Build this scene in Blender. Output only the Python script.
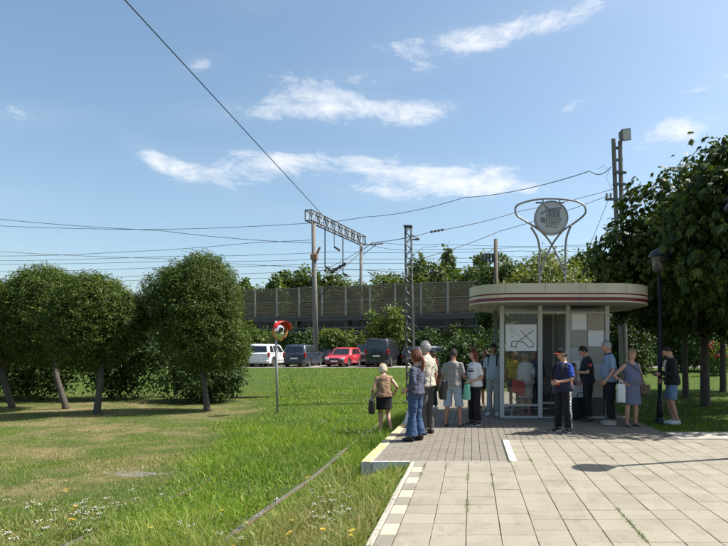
import bpy, bmesh, math, random
import numpy as np
from mathutils import Vector, Matrix, noise, Euler

for o in list(bpy.data.objects): bpy.data.objects.remove(o)
S = bpy.context.scene
C = S.collection
R = math.radians
EYE = 1.65            # eye height above the platform, metres
FPX, CX, HY = 540.0, 472.0, 350.0
# ---------------------------------------------------------------- camera
cd = bpy.data.cameras.new('camera'); cam = bpy.data.objects.new('camera', cd); C.objects.link(cam)
cam.location = (0, 0, EYE); cam.rotation_euler = (R(90), 0, 0)
cd.sensor_width = 36; cd.lens = 36 * FPX / 728
cd.shift_x = -(CX - 364) / 728; cd.shift_y = (HY - 273) / 728
cd.clip_start = .05; cd.clip_end = 3000
S.camera = cam
# ---------------------------------------------------------------- light
SUN_EL, SUN_AZ = 56.0, 74.0           # degrees; azimuth from +Y towards +X
w = bpy.data.worlds.new('World'); S.world = w; w.use_nodes = True
sl = bpy.data.lights.new('sun', 'SUN'); sl.energy = 5.0; sl.angle = R(.53); sl.color = (1, .955, .88)
so = bpy.data.objects.new('sun', sl); C.objects.link(so)
sd = Vector((math.sin(R(SUN_AZ)) * math.cos(R(SUN_EL)), math.cos(R(SUN_AZ)) * math.cos(R(SUN_EL)), math.sin(R(SUN_EL))))
so.rotation_euler = sd.to_track_quat('Z', 'Y').to_euler(); so.location = sd * 60
S.view_settings.view_transform = 'Standard'; S.view_settings.look = 'None'
S.view_settings.exposure = 0.95; S.view_settings.gamma = 1
S.view_settings.use_curve_mapping = False
S.render.engine = 'CYCLES'
try:
    S.cycles.max_bounces = 6; S.cycles.transparent_max_bounces = 8; S.cycles.transmission_bounces = 4
except Exception: pass

def world_nodes():
    nt = w.node_tree; N = nt.nodes; L = nt.links; N.clear()
    out = N.new('ShaderNodeOutputWorld'); bg = N.new('ShaderNodeBackground'); L.new(bg.outputs[0], out.inputs[0])
    sky = N.new('ShaderNodeTexSky'); sky.sky_type = 'NISHITA'; sky.sun_disc = False
    sky.sun_elevation = R(SUN_EL); sky.sun_rotation = R(SUN_AZ)
    sky.air_density = 1.0; sky.dust_density = 2.2; sky.ozone_density = 1.0; sky.altitude = 100
    tc = N.new('ShaderNodeTexCoord')
    def math_(op, a, b=None, c=None, clamp=False):
        n = N.new('ShaderNodeMath'); n.operation = op; n.use_clamp = clamp
        for i, v in enumerate((a, b, c)):
            if v is None: continue
            if isinstance(v, (int, float)): n.inputs[i].default_value = v
            else: L.new(v, n.inputs[i])
        return n.outputs[0]
    nrm = N.new('ShaderNodeVectorMath'); nrm.operation = 'NORMALIZE'; L.new(tc.outputs['Generated'], nrm.inputs[0])
    D = nrm.outputs[0]
    def dot(v):
        n = N.new('ShaderNodeVectorMath'); n.operation = 'DOT_PRODUCT'; L.new(D, n.inputs[0]); n.inputs[1].default_value = v
        return n.outputs['Value']
    # wispy noise, stretched sideways and warped
    def nz(scale, stretch, detail, rough, dist, off):
        m = N.new('ShaderNodeMapping'); L.new(D, m.inputs[0]); m.inputs['Scale'].default_value = stretch; m.inputs['Location'].default_value = off
        m.inputs['Rotation'].default_value = (0, R(-14), 0)
        n = N.new('ShaderNodeTexNoise'); L.new(m.outputs[0], n.inputs['Vector'])
        n.inputs['Scale'].default_value = scale; n.inputs['Detail'].default_value = detail
        n.inputs['Roughness'].default_value = rough; n.inputs['Distortion'].default_value = dist
        return n.outputs['Fac']
    n1 = nz(8.5, (1, 1, 1.9), 10, .66, .3, (.35, 0, .2)); n2 = nz(16, (.8, 1, 2.6), 8, .68, .9, (3, 1, 7))
    puff = math_('ADD', math_('MULTIPLY', math_('ADD', math_('MULTIPLY', n1, .75), math_('MULTIPLY', n2, .42)), 2.35), -.80)     # about .55 in the mean
    # clouds: where they stand in the sky, half sizes in degrees-ish, tilt, amount
    CL = [(160, 162, 34, 11, -32, .85), (208, 176, 44, 14, -14, .9), (268, 164, 62, 14, 0, .9), (352, 108, 62, 19, 0, 1.1), (425, 112, 40, 12, 4, .8),
          (240, 112, 58, 11, 10, .9), (450, 178, 80, 17, 0, 1.15), (350, 162, 60, 12, 0, .95), (372, 193, 46, 9, 0, .8), (478, 187, 40, 10, 3, .9), (682, 128, 55, 15, 8, 1.0),
          (560, 14, 140, 12, 14, .85), (455, 38, 95, 13, 8, .8), (20, 116, 52, 12, 14, 1.05), (200, 64, 24, 9, 30, .6), (574, 105, 18, 7, 20, .55), (350, 77, 66, 9, 8, .6),
          (640, 200, 60, 12, 0, .5), (300, 214, 90, 8, 0, .45), (560, 190, 60, 8, 0, .4), (760, 60, 70, 12, 12, .7), (-90, 190, 90, 14, 8, .9), (850, 170, 80, 16, 5, .9), (250, 5, 34, 7, 15, .4)]
    tot = None
    for (px, py, hw, hh, tilt, amt) in CL:
        d = Vector(((px - CX) / FPX, 1, (HY - py) / FPX)); ln = d.length; d.normalize()
        e1 = Vector((0, 0, 1)).cross(d); e1 = -e1.normalized(); e2 = e1.cross(d).normalized()
        if e2.z < 0: e2 = -e2
        a = R(tilt); t1 = e1 * math.cos(a) + e2 * math.sin(a); t2 = e2 * math.cos(a) - e1 * math.sin(a)
        A = math_('POWER', dot(t1 / (hw / FPX / ln)), 2); B_ = math_('POWER', dot(t2 / (hh / FPX / ln)), 2)
        g = math_('EXPONENT', math_('MULTIPLY', math_('ADD', A, B_), -1))
        g = math_('MULTIPLY', math_('MULTIPLY', g, amt), math_('GREATER_THAN', dot(d), 0))
        tot = g if tot is None else math_('ADD', tot, g)
    # density = puff noise raised above a threshold which the cloud fields lower
    thr = math_('SUBTRACT', .98, math_('MULTIPLY', math_('MINIMUM', math_('MULTIPLY', tot, 1.12), 1.18), .57))
    den = math_('MULTIPLY', math_('SUBTRACT', puff, thr), 1.55, clamp=True)
    den = math_('ADD', math_('SMOOTH_MIN', den, .86, .3), math_('MULTIPLY', math_('MULTIPLY', math_('MINIMUM', tot, 1.0), n2), .16))
    den = math_('MAXIMUM', den, 0)
    mix = N.new('ShaderNodeMix'); mix.data_type = 'RGBA'; L.new(den, mix.inputs[0])
    sat = N.new('ShaderNodeHueSaturation'); sat.inputs['Hue'].default_value = .489; sat.inputs['Saturation'].default_value = 1.04; sat.inputs['Value'].default_value = 1.0
    L.new(sky.outputs[0], sat.inputs['Color'])
    L.new(sat.outputs[0], mix.inputs[6]); mix.inputs[7].default_value = (5.5, 5.65, 5.85, 1)
    L.new(mix.outputs[2], bg.inputs[0]); bg.inputs[1].default_value = .098
world_nodes()

# ---------------------------------------------------------------- helpers
def P(px, py, Y): return Vector(((px - CX) / FPX * Y, Y, EYE + (HY - py) / FPX * Y))
def gpos(px, Y): x = (px - CX) / FPX * Y; return Vector((x, Y, ground_z(x, Y)))
def sm(a, b, x):
    t = np.clip((np.asarray(x, float) - a) / (b - a), 0, 1); return t * t * (3 - 2 * t)
def ground_np(x, y):
    x = np.asarray(x, float); y = np.asarray(y, float)
    z = -.2 + .6 * sm(18, 37, y) + 1.7 * sm(44, 52, y)
    z = z + .16 * sm(-1.5, -1.0, x) * (1 - sm(20, 28, y))
    z = z + .035 * np.sin(x * .9 + 1.3 * np.sin(y * .5)) * np.sin(y * .7 + .6) * (1 - sm(-1.6, -1.0, x) * (y < 24)) * (1 - sm(36, 37, y) * (y < 44))
    return z
def ground_z(x, y): return float(ground_np(x, y))

def tag(o, label=None, cat=None, group=None, kind=None):
    if label: o['label'] = label
    if cat: o['category'] = cat
    if group: o['group'] = group
    if kind: o['kind'] = kind
    return o
def empty(name, loc=(0, 0, 0), rz=0, label=None, cat=None, group=None):
    o = bpy.data.objects.new(name, None); C.objects.link(o); o.location = loc; o.rotation_euler = (0, 0, rz); o.empty_display_size = .2
    return tag(o, label, cat, group)
def link(name, me, mat=None, parent=None, smooth=False):
    if mat is not None:
        me.materials.clear()
        for m in (mat if isinstance(mat, (list, tuple)) else [mat]): me.materials.append(m)
    if smooth: me.polygons.foreach_set('use_smooth', [True] * len(me.polygons))
    o = bpy.data.objects.new(name, me); C.objects.link(o)
    if parent is not None: o.parent = parent
    return o
class MB:
    "collects shapes for ONE mesh"
    def __init__(s): s.v = []; s.f = []; s.m = []
    def add(s, vs, fs, mi=0):
        b = len(s.v); s.v += [tuple(v) for v in vs]
        s.f += [tuple(b + i for i in f) for f in fs]; s.m += [mi] * len(fs); return s
    def box(s, c, d, mi=0, rz=0, bev=0.0):
        hx, hy, hz = d[0] / 2, d[1] / 2, d[2] / 2; ca, sa = math.cos(rz), math.sin(rz)
        def T(x, y, z): return (c[0] + x * ca - y * sa, c[1] + x * sa + y * ca, c[2] + z)
        if bev <= 0:
            vs = [T(x, y, z) for z in (-hz, hz) for (x, y) in ((-hx, -hy), (hx, -hy), (hx, hy), (-hx, hy))]
            return s.add(vs, [(3, 2, 1, 0), (4, 5, 6, 7), (0, 1, 5, 4), (1, 2, 6, 5), (2, 3, 7, 6), (3, 0, 4, 7)], mi)
        b = min(bev, hx * .95, hy * .95, hz * .95)
        vs = []
        for (z, ix) in ((-hz, b), (-hz + b, 0), (hz - b, 0), (hz, b)):
            k = hx - ix; l = hy - ix; q = b if ix == 0 else b * .6
            for (x, y) in ((-k + q, -l), (k - q, -l), (k, -l + q), (k, l - q), (k - q, l), (-k + q, l), (-k, l - q), (-k, -l + q)): vs.append(T(x, y, z))
        fs = [tuple(range(7, -1, -1)), tuple(range(24, 32))]
        for r in range(3):
            for i in range(8): j = (i + 1) % 8; fs.append((r * 8 + i, r * 8 + j, r * 8 + 8 + j, r * 8 + 8 + i))
        return s.add(vs, fs, mi)
    def tube(s, pts, rad, n=8, mi=0, caps=True, up=None):
        "pts path, rad one radius / list of radii / list of (rx, ry)"
        pts = [Vector(p) for p in pts]; m = len(pts)
        if not isinstance(rad, (list, tuple)): rad = [rad] * m
        rad = [(r, r) if not isinstance(r, (list, tuple)) else r for r in rad]
        vs = []; ref = Vector(up) if up is not None else None; prev = None
        for i, p in enumerate(pts):
            a = pts[max(0, i - 1)]; b = pts[min(m - 1, i + 1)]; t = (b - a)
            if t.length < 1e-9: t = Vector((0, 0, 1))
            t.normalize()
            if prev is None:
                r0 = ref if ref is not None else (Vector((1, 0, 0)) if abs(t.x) < .8 else Vector((0, 1, 0)))
            else: r0 = ref if ref is not None else prev
            u = r0 - t * r0.dot(t)
            if u.length < 1e-6: u = t.orthogonal()
            u.normalize(); prev = u; v = t.cross(u)
            for k in range(n):
                an = 2 * math.pi * k / n; vs.append(p + u * (math.cos(an) * rad[i][0]) + v * (math.sin(an) * rad[i][1]))
        fs = []
        for i in range(m - 1):
            for k in range(n): j = (k + 1) % n; fs.append((i * n + k, i * n + j, (i + 1) * n + j, (i + 1) * n + k))
        if caps: fs.append(tuple(range(n - 1, -1, -1))); fs.append(tuple(range((m - 1) * n, m * n)))
        return s.add(vs, fs, mi)
    def rings(s, rings, n=20, mi=0, xf=None, p=2.0):
        "vertical loft: rings of (cx, cy, z, rx, ry); p the roundness of the section"
        vs = []
        for (cx, cy, z, rx, ry) in rings:
            for k in range(n):
                a = 2 * math.pi * k / n; ca, sa = math.cos(a), math.sin(a)
                q = Vector((cx + rx * math.copysign(abs(ca) ** (2 / p), ca), cy + ry * math.copysign(abs(sa) ** (2 / p), sa), z))
                vs.append(xf(q) if xf else q)
        m = len(rings); fs = [tuple(range(n - 1, -1, -1)), tuple(range((m - 1) * n, m * n))]
        for i in range(m - 1):
            for k in range(n): j = (k + 1) % n; fs.append((i * n + k, i * n + j, (i + 1) * n + j, (i + 1) * n + k))
        return s.add(vs, fs, mi)
    def ball(s, c, r, n=10, m=7, mi=0, xf=None):
        if not isinstance(r, (list, tuple)): r = (r, r, r)
        vs = [Vector((c[0], c[1], c[2] - r[2]))]
        for i in range(1, m):
            t = -math.pi / 2 + math.pi * i / m
            for k in range(n): a = 2 * math.pi * k / n; vs.append(Vector((c[0] + r[0] * math.cos(t) * math.cos(a), c[1] + r[1] * math.cos(t) * math.sin(a), c[2] + r[2] * math.sin(t))))
        vs.append(Vector((c[0], c[1], c[2] + r[2]))); e = len(vs) - 1; fs = []
        for k in range(n): j = (k + 1) % n; fs.append((0, 1 + j, 1 + k)); fs.append((e, e - n + k, e - n + j))
        for i in range(m - 2):
            for k in range(n): j = (k + 1) % n; fs.append((1 + i * n + k, 1 + i * n + j, 1 + (i + 1) * n + j, 1 + (i + 1) * n + k))
        if xf: vs = [xf(v) for v in vs]
        return s.add(vs, fs, mi)
    def prism(s, poly, a, b, xf=None, mi=0):
        "poly of (u, v) swept from w=a to w=b; xf maps (u, v, w) to a point"
        xf = xf or (lambda u, v, q: (u, v, q)); n = len(poly)
        vs = [xf(u, v, a) for u, v in poly] + [xf(u, v, b) for u, v in poly]
        return s.add(vs, [tuple(range(n - 1, -1, -1)), tuple(range(n, 2 * n))] + [(i, (i + 1) % n, n + (i + 1) % n, n + i) for i in range(n)], mi)
    def mesh(s, name='mesh', fix=True):
        me = bpy.data.meshes.new(name); me.from_pydata(s.v, [], s.f)
        if any(s.m): me.polygons.foreach_set('material_index', s.m)
        if fix:
            bm = bmesh.new(); bm.from_mesh(me); bmesh.ops.recalc_face_normals(bm, faces=bm.faces); bm.to_mesh(me); bm.free()
        me.update(); return me
    def build(s, name, mat, parent=None, smooth=False, fix=True): return link(name, s.mesh(name, fix), mat, parent, smooth)
def npmesh(name, V, F, mat_index=None):
    "V (n,3), F (m,k) with every face of k corners"
    me = bpy.data.meshes.new(name); V = np.ascontiguousarray(V, np.float32); F = np.ascontiguousarray(F, np.int32); m, k = F.shape
    me.vertices.add(len(V)); me.vertices.foreach_set('co', V.ravel())
    me.loops.add(m * k); me.loops.foreach_set('vertex_index', F.ravel())
    me.polygons.add(m); me.polygons.foreach_set('loop_start', np.arange(0, m * k, k, dtype=np.int32))
    if mat_index is not None: me.polygons.foreach_set('material_index', np.ascontiguousarray(mat_index, np.int32))
    me.update(calc_edges=True); return me
def smooth_angle(o, deg=40):
    me = o.data; me.polygons.foreach_set('use_smooth', [True] * len(me.polygons))
    bm = bmesh.new(); bm.from_mesh(me)
    for e in bm.edges:
        if len(e.link_faces) == 2 and e.calc_face_angle(0) > R(deg): e.smooth = False
    bm.to_mesh(me); bm.free(); return o
def copy_tree(o, parent=None):
    c = o.copy(); C.objects.link(c); c.parent = parent
    for ch in list(o.children): copy_tree(ch, c)
    return c
# value noise for placing things
_rs = np.random.RandomState(5); _T = _rs.rand(256, 256)
def vnoise(x, y):
    x = np.asarray(x, float); y = np.asarray(y, float); xi = np.floor(x).astype(int); yi = np.floor(y).astype(int); fx = x - xi; fy = y - yi
    fx = fx * fx * (3 - 2 * fx); fy = fy * fy * (3 - 2 * fy); g = lambda a, b: _T[a & 255, b & 255]
    return (g(xi, yi) * (1 - fx) + g(xi + 1, yi) * fx) * (1 - fy) + (g(xi, yi + 1) * (1 - fx) + g(xi + 1, yi + 1) * fx) * fy
def fbm(x, y, o=4): return sum(vnoise(x * 2 ** i + 17 * i, y * 2 ** i + 31 * i) * .5 ** i for i in range(o)) / sum(.5 ** i for i in range(o))

# ---------------------------------------------------------------- materials
MATS = {}
class Nd:
    def __init__(s, name):
        s.mat = bpy.data.materials.new(name); s.mat.use_nodes = True; s.t = s.mat.node_tree; s.N = s.t.nodes; s.L = s.t.links
        s.b = s.N['Principled BSDF']; s.out = s.N['Material Output']
    def n(s, typ, **kw):
        x = s.N.new(typ)
        for k, v in kw.items():
            if k.startswith('_'): setattr(x, k[1:], v)
            else: s.set(x.inputs[int(k[1:]) if k[0] == 'i' and k[1:].isdigit() else k], v)
        return x
    def set(s, sock, v):
        if isinstance(v, bpy.types.NodeSocket): s.L.new(v, sock)
        else: sock.default_value = v
    def coord(s, kind='Object'): return s.n('ShaderNodeTexCoord').outputs[kind]
    def pos(s): return s.n('ShaderNodeNewGeometry').outputs['Position']
    def noise(s, vec, scale, detail=4, rough=.55, dist=0):
        x = s.n('ShaderNodeTexNoise', Scale=scale, Detail=detail, Roughness=rough, Distortion=dist); s.L.new(vec, x.inputs['Vector']); return x.outputs['Fac']
    def scale(s, vec, sc, loc=(0, 0, 0), rot=(0, 0, 0)):
        x = s.n('ShaderNodeMapping'); s.L.new(vec, x.inputs[0]); x.inputs['Scale'].default_value = sc; x.inputs['Location'].default_value = loc; x.inputs['Rotation'].default_value = rot; return x.outputs[0]
    def ramp(s, fac, stops):
        x = s.n('ShaderNodeValToRGB'); s.L.new(fac, x.inputs[0]); e = x.color_ramp.elements
        while len(e) < len(stops): e.new(.5)
        for i, (p, c) in enumerate(stops): e[i].position = p; e[i].color = tuple(c) + (1,) if len(c) == 3 else c
        return x.outputs[0]
    def mix(s, fac, a, b, mode='MIX'):
        x = s.n('ShaderNodeMix'); x.data_type = 'RGBA'; x.blend_type = mode
        for i, v in ((0, fac), (6, a), (7, b)):
            if isinstance(v, tuple) and len(v) == 3: v = v + (1,)
            s.set(x.inputs[i], v)
        return x.outputs[2]
    def m(s, op, a, b=None, clamp=False):
        x = s.n('ShaderNodeMath'); x.operation = op; x.use_clamp = clamp; s.set(x.inputs[0], a)
        if b is not None: s.set(x.inputs[1], b)
        return x.outputs[0]
    def step(s, x, a, b): 
        r = s.n('ShaderNodeMapRange'); r.interpolation_type = 'SMOOTHSTEP'; s.set(r.inputs[0], x); r.inputs[1].default_value = a; r.inputs[2].default_value = b; return r.outputs[0]
    def bump(s, h, strength=.3, dist=.01):
        x = s.n('ShaderNodeBump', Strength=strength, Distance=dist); s.L.new(h, x.inputs['Height']); s.L.new(x.outputs[0], s.b.inputs['Normal'])
    def sep(s, vec): x = s.n('ShaderNodeSeparateXYZ'); s.L.new(vec, x.inputs[0]); return x.outputs
def mul(c, k): return tuple(min(1, max(0, x * k)) for x in c)
def M(name, col=(.5, .5, .5), rough=.6, metal=0, var=.18, scale=6, bump=.15, bscale=None, bdist=.004, dirt=0, coord='Object', spec=.5, emit=None):
    if name in MATS: return MATS[name]
    d = Nd(name); v = d.coord(coord)
    f = d.noise(v, scale, 5, .6)
    c = d.mix(f, mul(col, 1 - var), mul(col, 1 + var))
    if dirt:
        g = d.noise(d.scale(v, (1, 1, .35)), scale * .35, 6, .7, .6)
        c = d.mix(d.m('MULTIPLY', d.step(g, .45, .75), dirt), c, mul(col, .45))
    d.set(d.b.inputs['Base Color'], c); d.b.inputs['Metallic'].default_value = metal
    d.set(d.b.inputs['Roughness'], d.m('ADD', d.m('MULTIPLY', f, .16), rough - .08)); d.b.inputs['Specular IOR Level'].default_value = spec
    if bump: d.bump(d.noise(v, bscale or scale * 8, 3, .6), bump, bdist)
    MATS[name] = d.mat; return d.mat
def fabric(name, col, rough=.85, var=.2, extra=None):
    if name in MATS: return MATS[name]
    d = Nd(name); v = d.coord()
    c = d.mix(d.noise(v, 9, 4), mul(col, 1 - var), mul(col, 1 + var)); c = d.mix(d.m('MULTIPLY', d.noise(v, 90, 2), .3), c, mul(col, .7))
    if extra: c = extra(d, v, c)
    d.set(d.b.inputs['Base Color'], c); d.b.inputs['Roughness'].default_value = rough; d.b.inputs['Specular IOR Level'].default_value = .25
    d.b.inputs['Sheen Weight'].default_value = .098
    d.bump(d.m('ADD', d.noise(d.scale(v, (1, 1, .45)), 17, 3, .5, .8), d.m('MULTIPLY', d.noise(v, 160, 2), .25)), .55, .012)
    MATS[name] = d.mat; return d.mat
def leaf_mat(name, cols, trans=.3, rough=.5, dead=None):
    if name in MATS: return MATS[name]
    d = Nd(name); g = d.n('ShaderNodeNewGeometry'); r = g.outputs['Random Per Island']
    st = [(i / max(1, len(cols) - 1), c) for i, c in enumerate(cols)]
    c = d.ramp(r, st)
    big = d.noise(g.outputs['Position'], .9, 3)
    c = d.mix(d.m('MULTIPLY', d.step(big, .35, .7), .35), c, d.mix(1.0, c, (1.25, 1.12, .8), 'MULTIPLY'))
    d.set(d.b.inputs['Base Color'], c); d.b.inputs['Roughness'].default_value = rough; d.b.inputs['Specular IOR Level'].default_value = .22
    tr = d.n('ShaderNodeBsdfTranslucent'); d.set(tr.inputs[0], d.mix(1.0, c, (1.5, 1.5, .45), 'MULTIPLY'))
    ms = d.n('ShaderNodeMixShader'); ms.inputs[0].default_value = trans; d.L.new(d.b.outputs[0], ms.inputs[1]); d.L.new(tr.outputs[0], ms.inputs[2]); d.L.new(ms.outputs[0], d.out.inputs[0])
    MATS[name] = d.mat; return d.mat
def glass_mat(name, tint=(.9, .95, .95), rough=.02, clear=.8):
    if name in MATS: return MATS[name]
    d = Nd(name); tr = d.n('ShaderNodeBsdfTransparent'); tr.inputs[0].default_value = tint + (1,)
    gl = d.n('ShaderNodeBsdfGlossy'); gl.inputs['Roughness'].default_value = rough
    lw = d.n('ShaderNodeLayerWeight'); lw.inputs[0].default_value = .25
    f = d.m('ADD', d.m('MULTIPLY', lw.outputs['Fresnel'], .6), .015)
    dn = d.n('ShaderNodeBsdfDiffuse'); dn.inputs[0].default_value = (.5, .5, .48, 1)
    m1 = d.n('ShaderNodeMixShader'); d.set(m1.inputs[0], f); d.L.new(tr.outputs[0], m1.inputs[1]); d.L.new(gl.outputs[0], m1.inputs[2])
    m2 = d.n('ShaderNodeMixShader'); d.set(m2.inputs[0], d.m('MULTIPLY', d.step(d.noise(d.coord(), 3, 5, .7), .3, .8), .03)); d.L.new(m1.outputs[0], m2.inputs[1]); d.L.new(dn.outputs[0], m2.inputs[2])
    d.L.new(m2.outputs[0], d.out.inputs[0]); MATS[name] = d.mat; return d.mat
# ================================================================ SETTING: ground, track, paving
def dry_nodes(d, pos):
    "how dry the lawn is at a place (mown left lawn dry, track strip lush)"
    x, y, z = d.sep(pos)[0:3]
    edge = d.m('ADD', x, d.m('ADD', d.m('MULTIPLY', y, .27), 2.1))                       # 0 along the border of the mown lawn
    wob = d.m('MULTIPLY', d.m('SUBTRACT', d.noise(pos, .55, 4), .5), 3.0)
    left = d.step(d.m('ADD', edge, wob), .35, -1.1)
    near = d.step(y, 24, 17)
    n = d.step(d.noise(d.scale(pos, (.7, .9, 1)), .75, 6, .66, .8), .38, .66)
    lawn = d.m('MULTIPLY', d.m('MULTIPLY', left, near), d.m('ADD', d.m('MULTIPLY', n, .95), .10))
    verge = d.m('MULTIPLY', d.m('MULTIPLY', d.step(x, -2.35, -1.9), d.step(y, 8.6, 7.4)), d.m('MULTIPLY', d.noise(pos, 2.2, 4), .75))
    front = d.m('MULTIPLY', d.step(y, 6.4, 5.3), d.m('MULTIPLY', d.noise(pos, 1.8, 4), .45))
    return d.m('MAXIMUM', d.m('ADD', lawn, d.m('MULTIPLY', front, .5)), d.m('ADD', verge, front), True)
def ground_mat():
    d = Nd('lawn_soil'); p = d.pos(); dry = dry_nodes(d, p)
    g = d.mix(d.noise(p, 2.5, 6, .65), (.030, .052, .012), (.085, .125, .028))
    s = d.mix(d.noise(p, 6, 6, .7), (.13, .105, .05), (.26, .215, .115))
    c = d.mix(dry, g, s); y = d.sep(p)[1]
    c = d.mix(d.step(y, 30, 300), c, (.05, .08, .03))
    d.set(d.b.inputs['Base Color'], c); d.b.inputs['Roughness'].default_value = 1; d.b.inputs['Specular IOR Level'].default_value = .1
    d.bump(d.noise(p, 22, 6, .7), .9, .05); return d.mat
def make_ground():
    xs = np.unique(np.concatenate([np.arange(-24, 24, .4), np.linspace(-600, -24, 40), np.linspace(24, 600, 40)]))
    ys = np.unique(np.concatenate([np.arange(-6, 56, .4), np.linspace(-200, -6, 12), np.linspace(56, 1200, 40)]))
    X, Y = np.meshgrid(xs, ys); Z = ground_np(X, Y)
    V = np.stack([X, Y, Z], -1).reshape(-1, 3); nx = len(xs); i = np.arange(len(ys) - 1)[:, None] * nx + np.arange(nx - 1)[None]
    F = np.stack([i, i + 1, i + nx + 1, i + nx], -1).reshape(-1, 4)
    tag(link('ground', npmesh('ground', V, F), ground_mat(), smooth=True), 'green and straw coloured lawn rising gently towards the car park', kind='structure')
make_ground()

# ---- grass
def blade_mat():
    d = Nd('grass_blade'); p = d.pos(); g = d.n('ShaderNodeNewGeometry'); r = g.outputs['Random Per Island']; dry = dry_nodes(d, p)
    green = d.ramp(r, [(0, (.075, .155, .011)), (.45, (.14, .25, .018)), (.8, (.22, .31, .034)), (.93, (.26, .27, .07)), (1, (.36, .31, .14))])
    patch = d.step(d.noise(p, .6, 4), .35, .68)
    green = d.mix(patch, d.mix(1.0, green, (.74, .80, .95), 'MULTIPLY'), d.mix(1.0, green, (1.2, 1.15, .8), 'MULTIPLY'))
    straw = d.ramp(r, [(0, (.11, .15, .03)), (.35, (.22, .215, .08)), (.7, (.35, .30, .14)), (1, (.46, .38, .21))])
    f = d.m('ADD', d.m('MULTIPLY', dry, 1.25), d.m('MULTIPLY', d.m('SUBTRACT', r, .55), .5), True)
    c = d.mix(f, green, straw)
    d.set(d.b.inputs['Base Color'], c); d.b.inputs['Roughness'].default_value = .6; d.b.inputs['Specular IOR Level'].default_value = .3
    tr = d.n('ShaderNodeBsdfTranslucent'); d.set(tr.inputs[0], d.mix(1.0, c, (1.35, 1.4, .6), 'MULTIPLY'))
    ms = d.n('ShaderNodeMixShader'); ms.inputs[0].default_value = .35; d.L.new(d.b.outputs[0], ms.inputs[1]); d.L.new(tr.outputs[0], ms.inputs[2]); d.L.new(ms.outputs[0], d.out.inputs[0])
    return d.mat
RAIL_X = (-2.31, -3.79)
def lawn_ok(x, y):
    px = CX + FPX * x / y
    ok = (px > -170) & (px < 900)
    plat = (x > -1.60 - 0 * y) & (x < 3.82) & (y > 7.86) & (y < 21.5)
    near = (x > -.93) & (y < 8.0)
    slab = (x > .5) & (y < 10.85)
    ok &= ~(plat | near | slab)
    ok &= ~((y > 37.2) & (y < 44))
    ok &= ~((np.hypot((x + 5.0 - .05 * np.sin(y * 9)) / .36, (y - 8.05) / .16) < 1 + .5 * (fbm(x * 5, y * 5) - .5)))
    return ok
def lawn_height(x, y):
    edge = x + .27 * y + 2.1 + 3.0 * (fbm(x * .55, y * .55) - .5)
    lush = sm(-.9, .5, edge)
    h = .040 + .058 * lush * (.6 + .9 * fbm(x * .8 + 9, y * .8))
    h = h * (1 - .3 * sm(14, 22, y))
    tall = sm(.48, .66, fbm(x * .5 + 40, y * .5 + 7)) * lush * (1 - sm(16, 26, y))
    h = h + .07 * tall
    # unmown weeds by the track and in front
    weed = np.maximum(sm(6.9, 5.2, y) * sm(-8.5, -4.5, x) * .8, np.exp(-((x + 1.75) / .5) ** 2) * (y < 20) * .9); weed = np.maximum(weed, np.exp(-((x + 1.12) / .22) ** 2) * (y < 7.5) * .8) 
    h = h + .13 * weed * (.35 + fbm(x * 2.2, y * 2.2 + 5))
    h = h * (1 - .7 * ((x > -1.62) & (x < -.85) & (y > 7.55) & (y < 7.96)))
    # worn along the rails so that the steel shows in places
    for rx in RAIL_X:
        gap = sm(.54, .62, fbm(y * .55 + rx * 3, np.full_like(y, 2.5) + rx)); h = h * (1 + .35 * (1 - gap) * np.exp(-((x - rx - .05) / .22) ** 2)) * (1 - .86 * gap * np.exp(-((x - rx) / .16) ** 2))
    return h
def scatter_blades(name, n, xr, yr, wbase, seed, bent=True, hk=1.0, parent=None, mask=None, power=1.0):
    rs = np.random.RandomState(seed)
    inv = rs.rand(n); 
    y = (yr[0] ** -power + inv * (yr[1] ** -power - yr[0] ** -power)) ** (-1 / power) if power else yr[0] + inv * (yr[1] - yr[0])
    pxv = -150 + rs.rand(n) * 1020; x = (pxv - CX) / FPX * y
    ok = lawn_ok(x, y) & (x > xr[0]) & (x < xr[1]); 
    if mask is not None: ok &= mask(x, y)
    cl = fbm(x * 3.1, y * 3.1); ok &= rs.rand(n) < .45 + 1.1 * (cl - .25)
    x, y = x[ok], y[ok]; n = len(x)
    h = lawn_height(x, y) * hk * (.45 + .95 * rs.rand(n)); z = ground_np(x, y) - .01
    a = rs.rand(n) * 2 * np.pi; b = rs.rand(n) * 2 * np.pi; ln = (.15 + .75 * rs.rand(n)) * h
    w = wbase * (.6 + .8 * rs.rand(n)) * (y / yr[0]) ** .75
    broad = (rs.rand(n) < .45) & (lawn_height(x, y) > .06); w = np.where(broad, w * 2.3, w); h = np.where(broad, h * .6, h); ln = np.where(broad, ln * 1.2, ln)
    base = np.stack([x, y, z], -1); wv = np.stack([np.cos(a), np.sin(a), 0 * a], -1) * w[:, None] * .5
    lv = np.stack([np.cos(b), np.sin(b), 0 * b], -1) * ln[:, None]; up = np.array([0, 0, 1.])[None] * h[:, None]
    if bent:
        V = np.stack([base - wv, base + wv, base + wv * .7 + up * .6 + lv * .32, base - wv * .7 + up * .6 + lv * .32, base + up * .96 + lv], 1).reshape(-1, 3)
        i = np.arange(n)[:, None] * 5; F = np.concatenate([np.stack([i[:, 0], i[:, 0] + 1, i[:, 0] + 2], -1), np.stack([i[:, 0], i[:, 0] + 2, i[:, 0] + 3], -1), np.stack([i[:, 0] + 3, i[:, 0] + 2, i[:, 0] + 4], -1)])
    else:
        V = np.stack([base - wv, base + wv, base + up + lv * .8], 1).reshape(-1, 3); F = np.arange(3 * n).reshape(-1, 3)
    o = link(name, npmesh(name, V, F), BLADE, parent); return o
BLADE = blade_mat()
g1 = tag(scatter_blades('grass', 170000, (-9, .6), (4.2, 9.5), .0048, 1), 'long green and straw coloured grass over the tram track', 'grass', kind='stuff')
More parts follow.
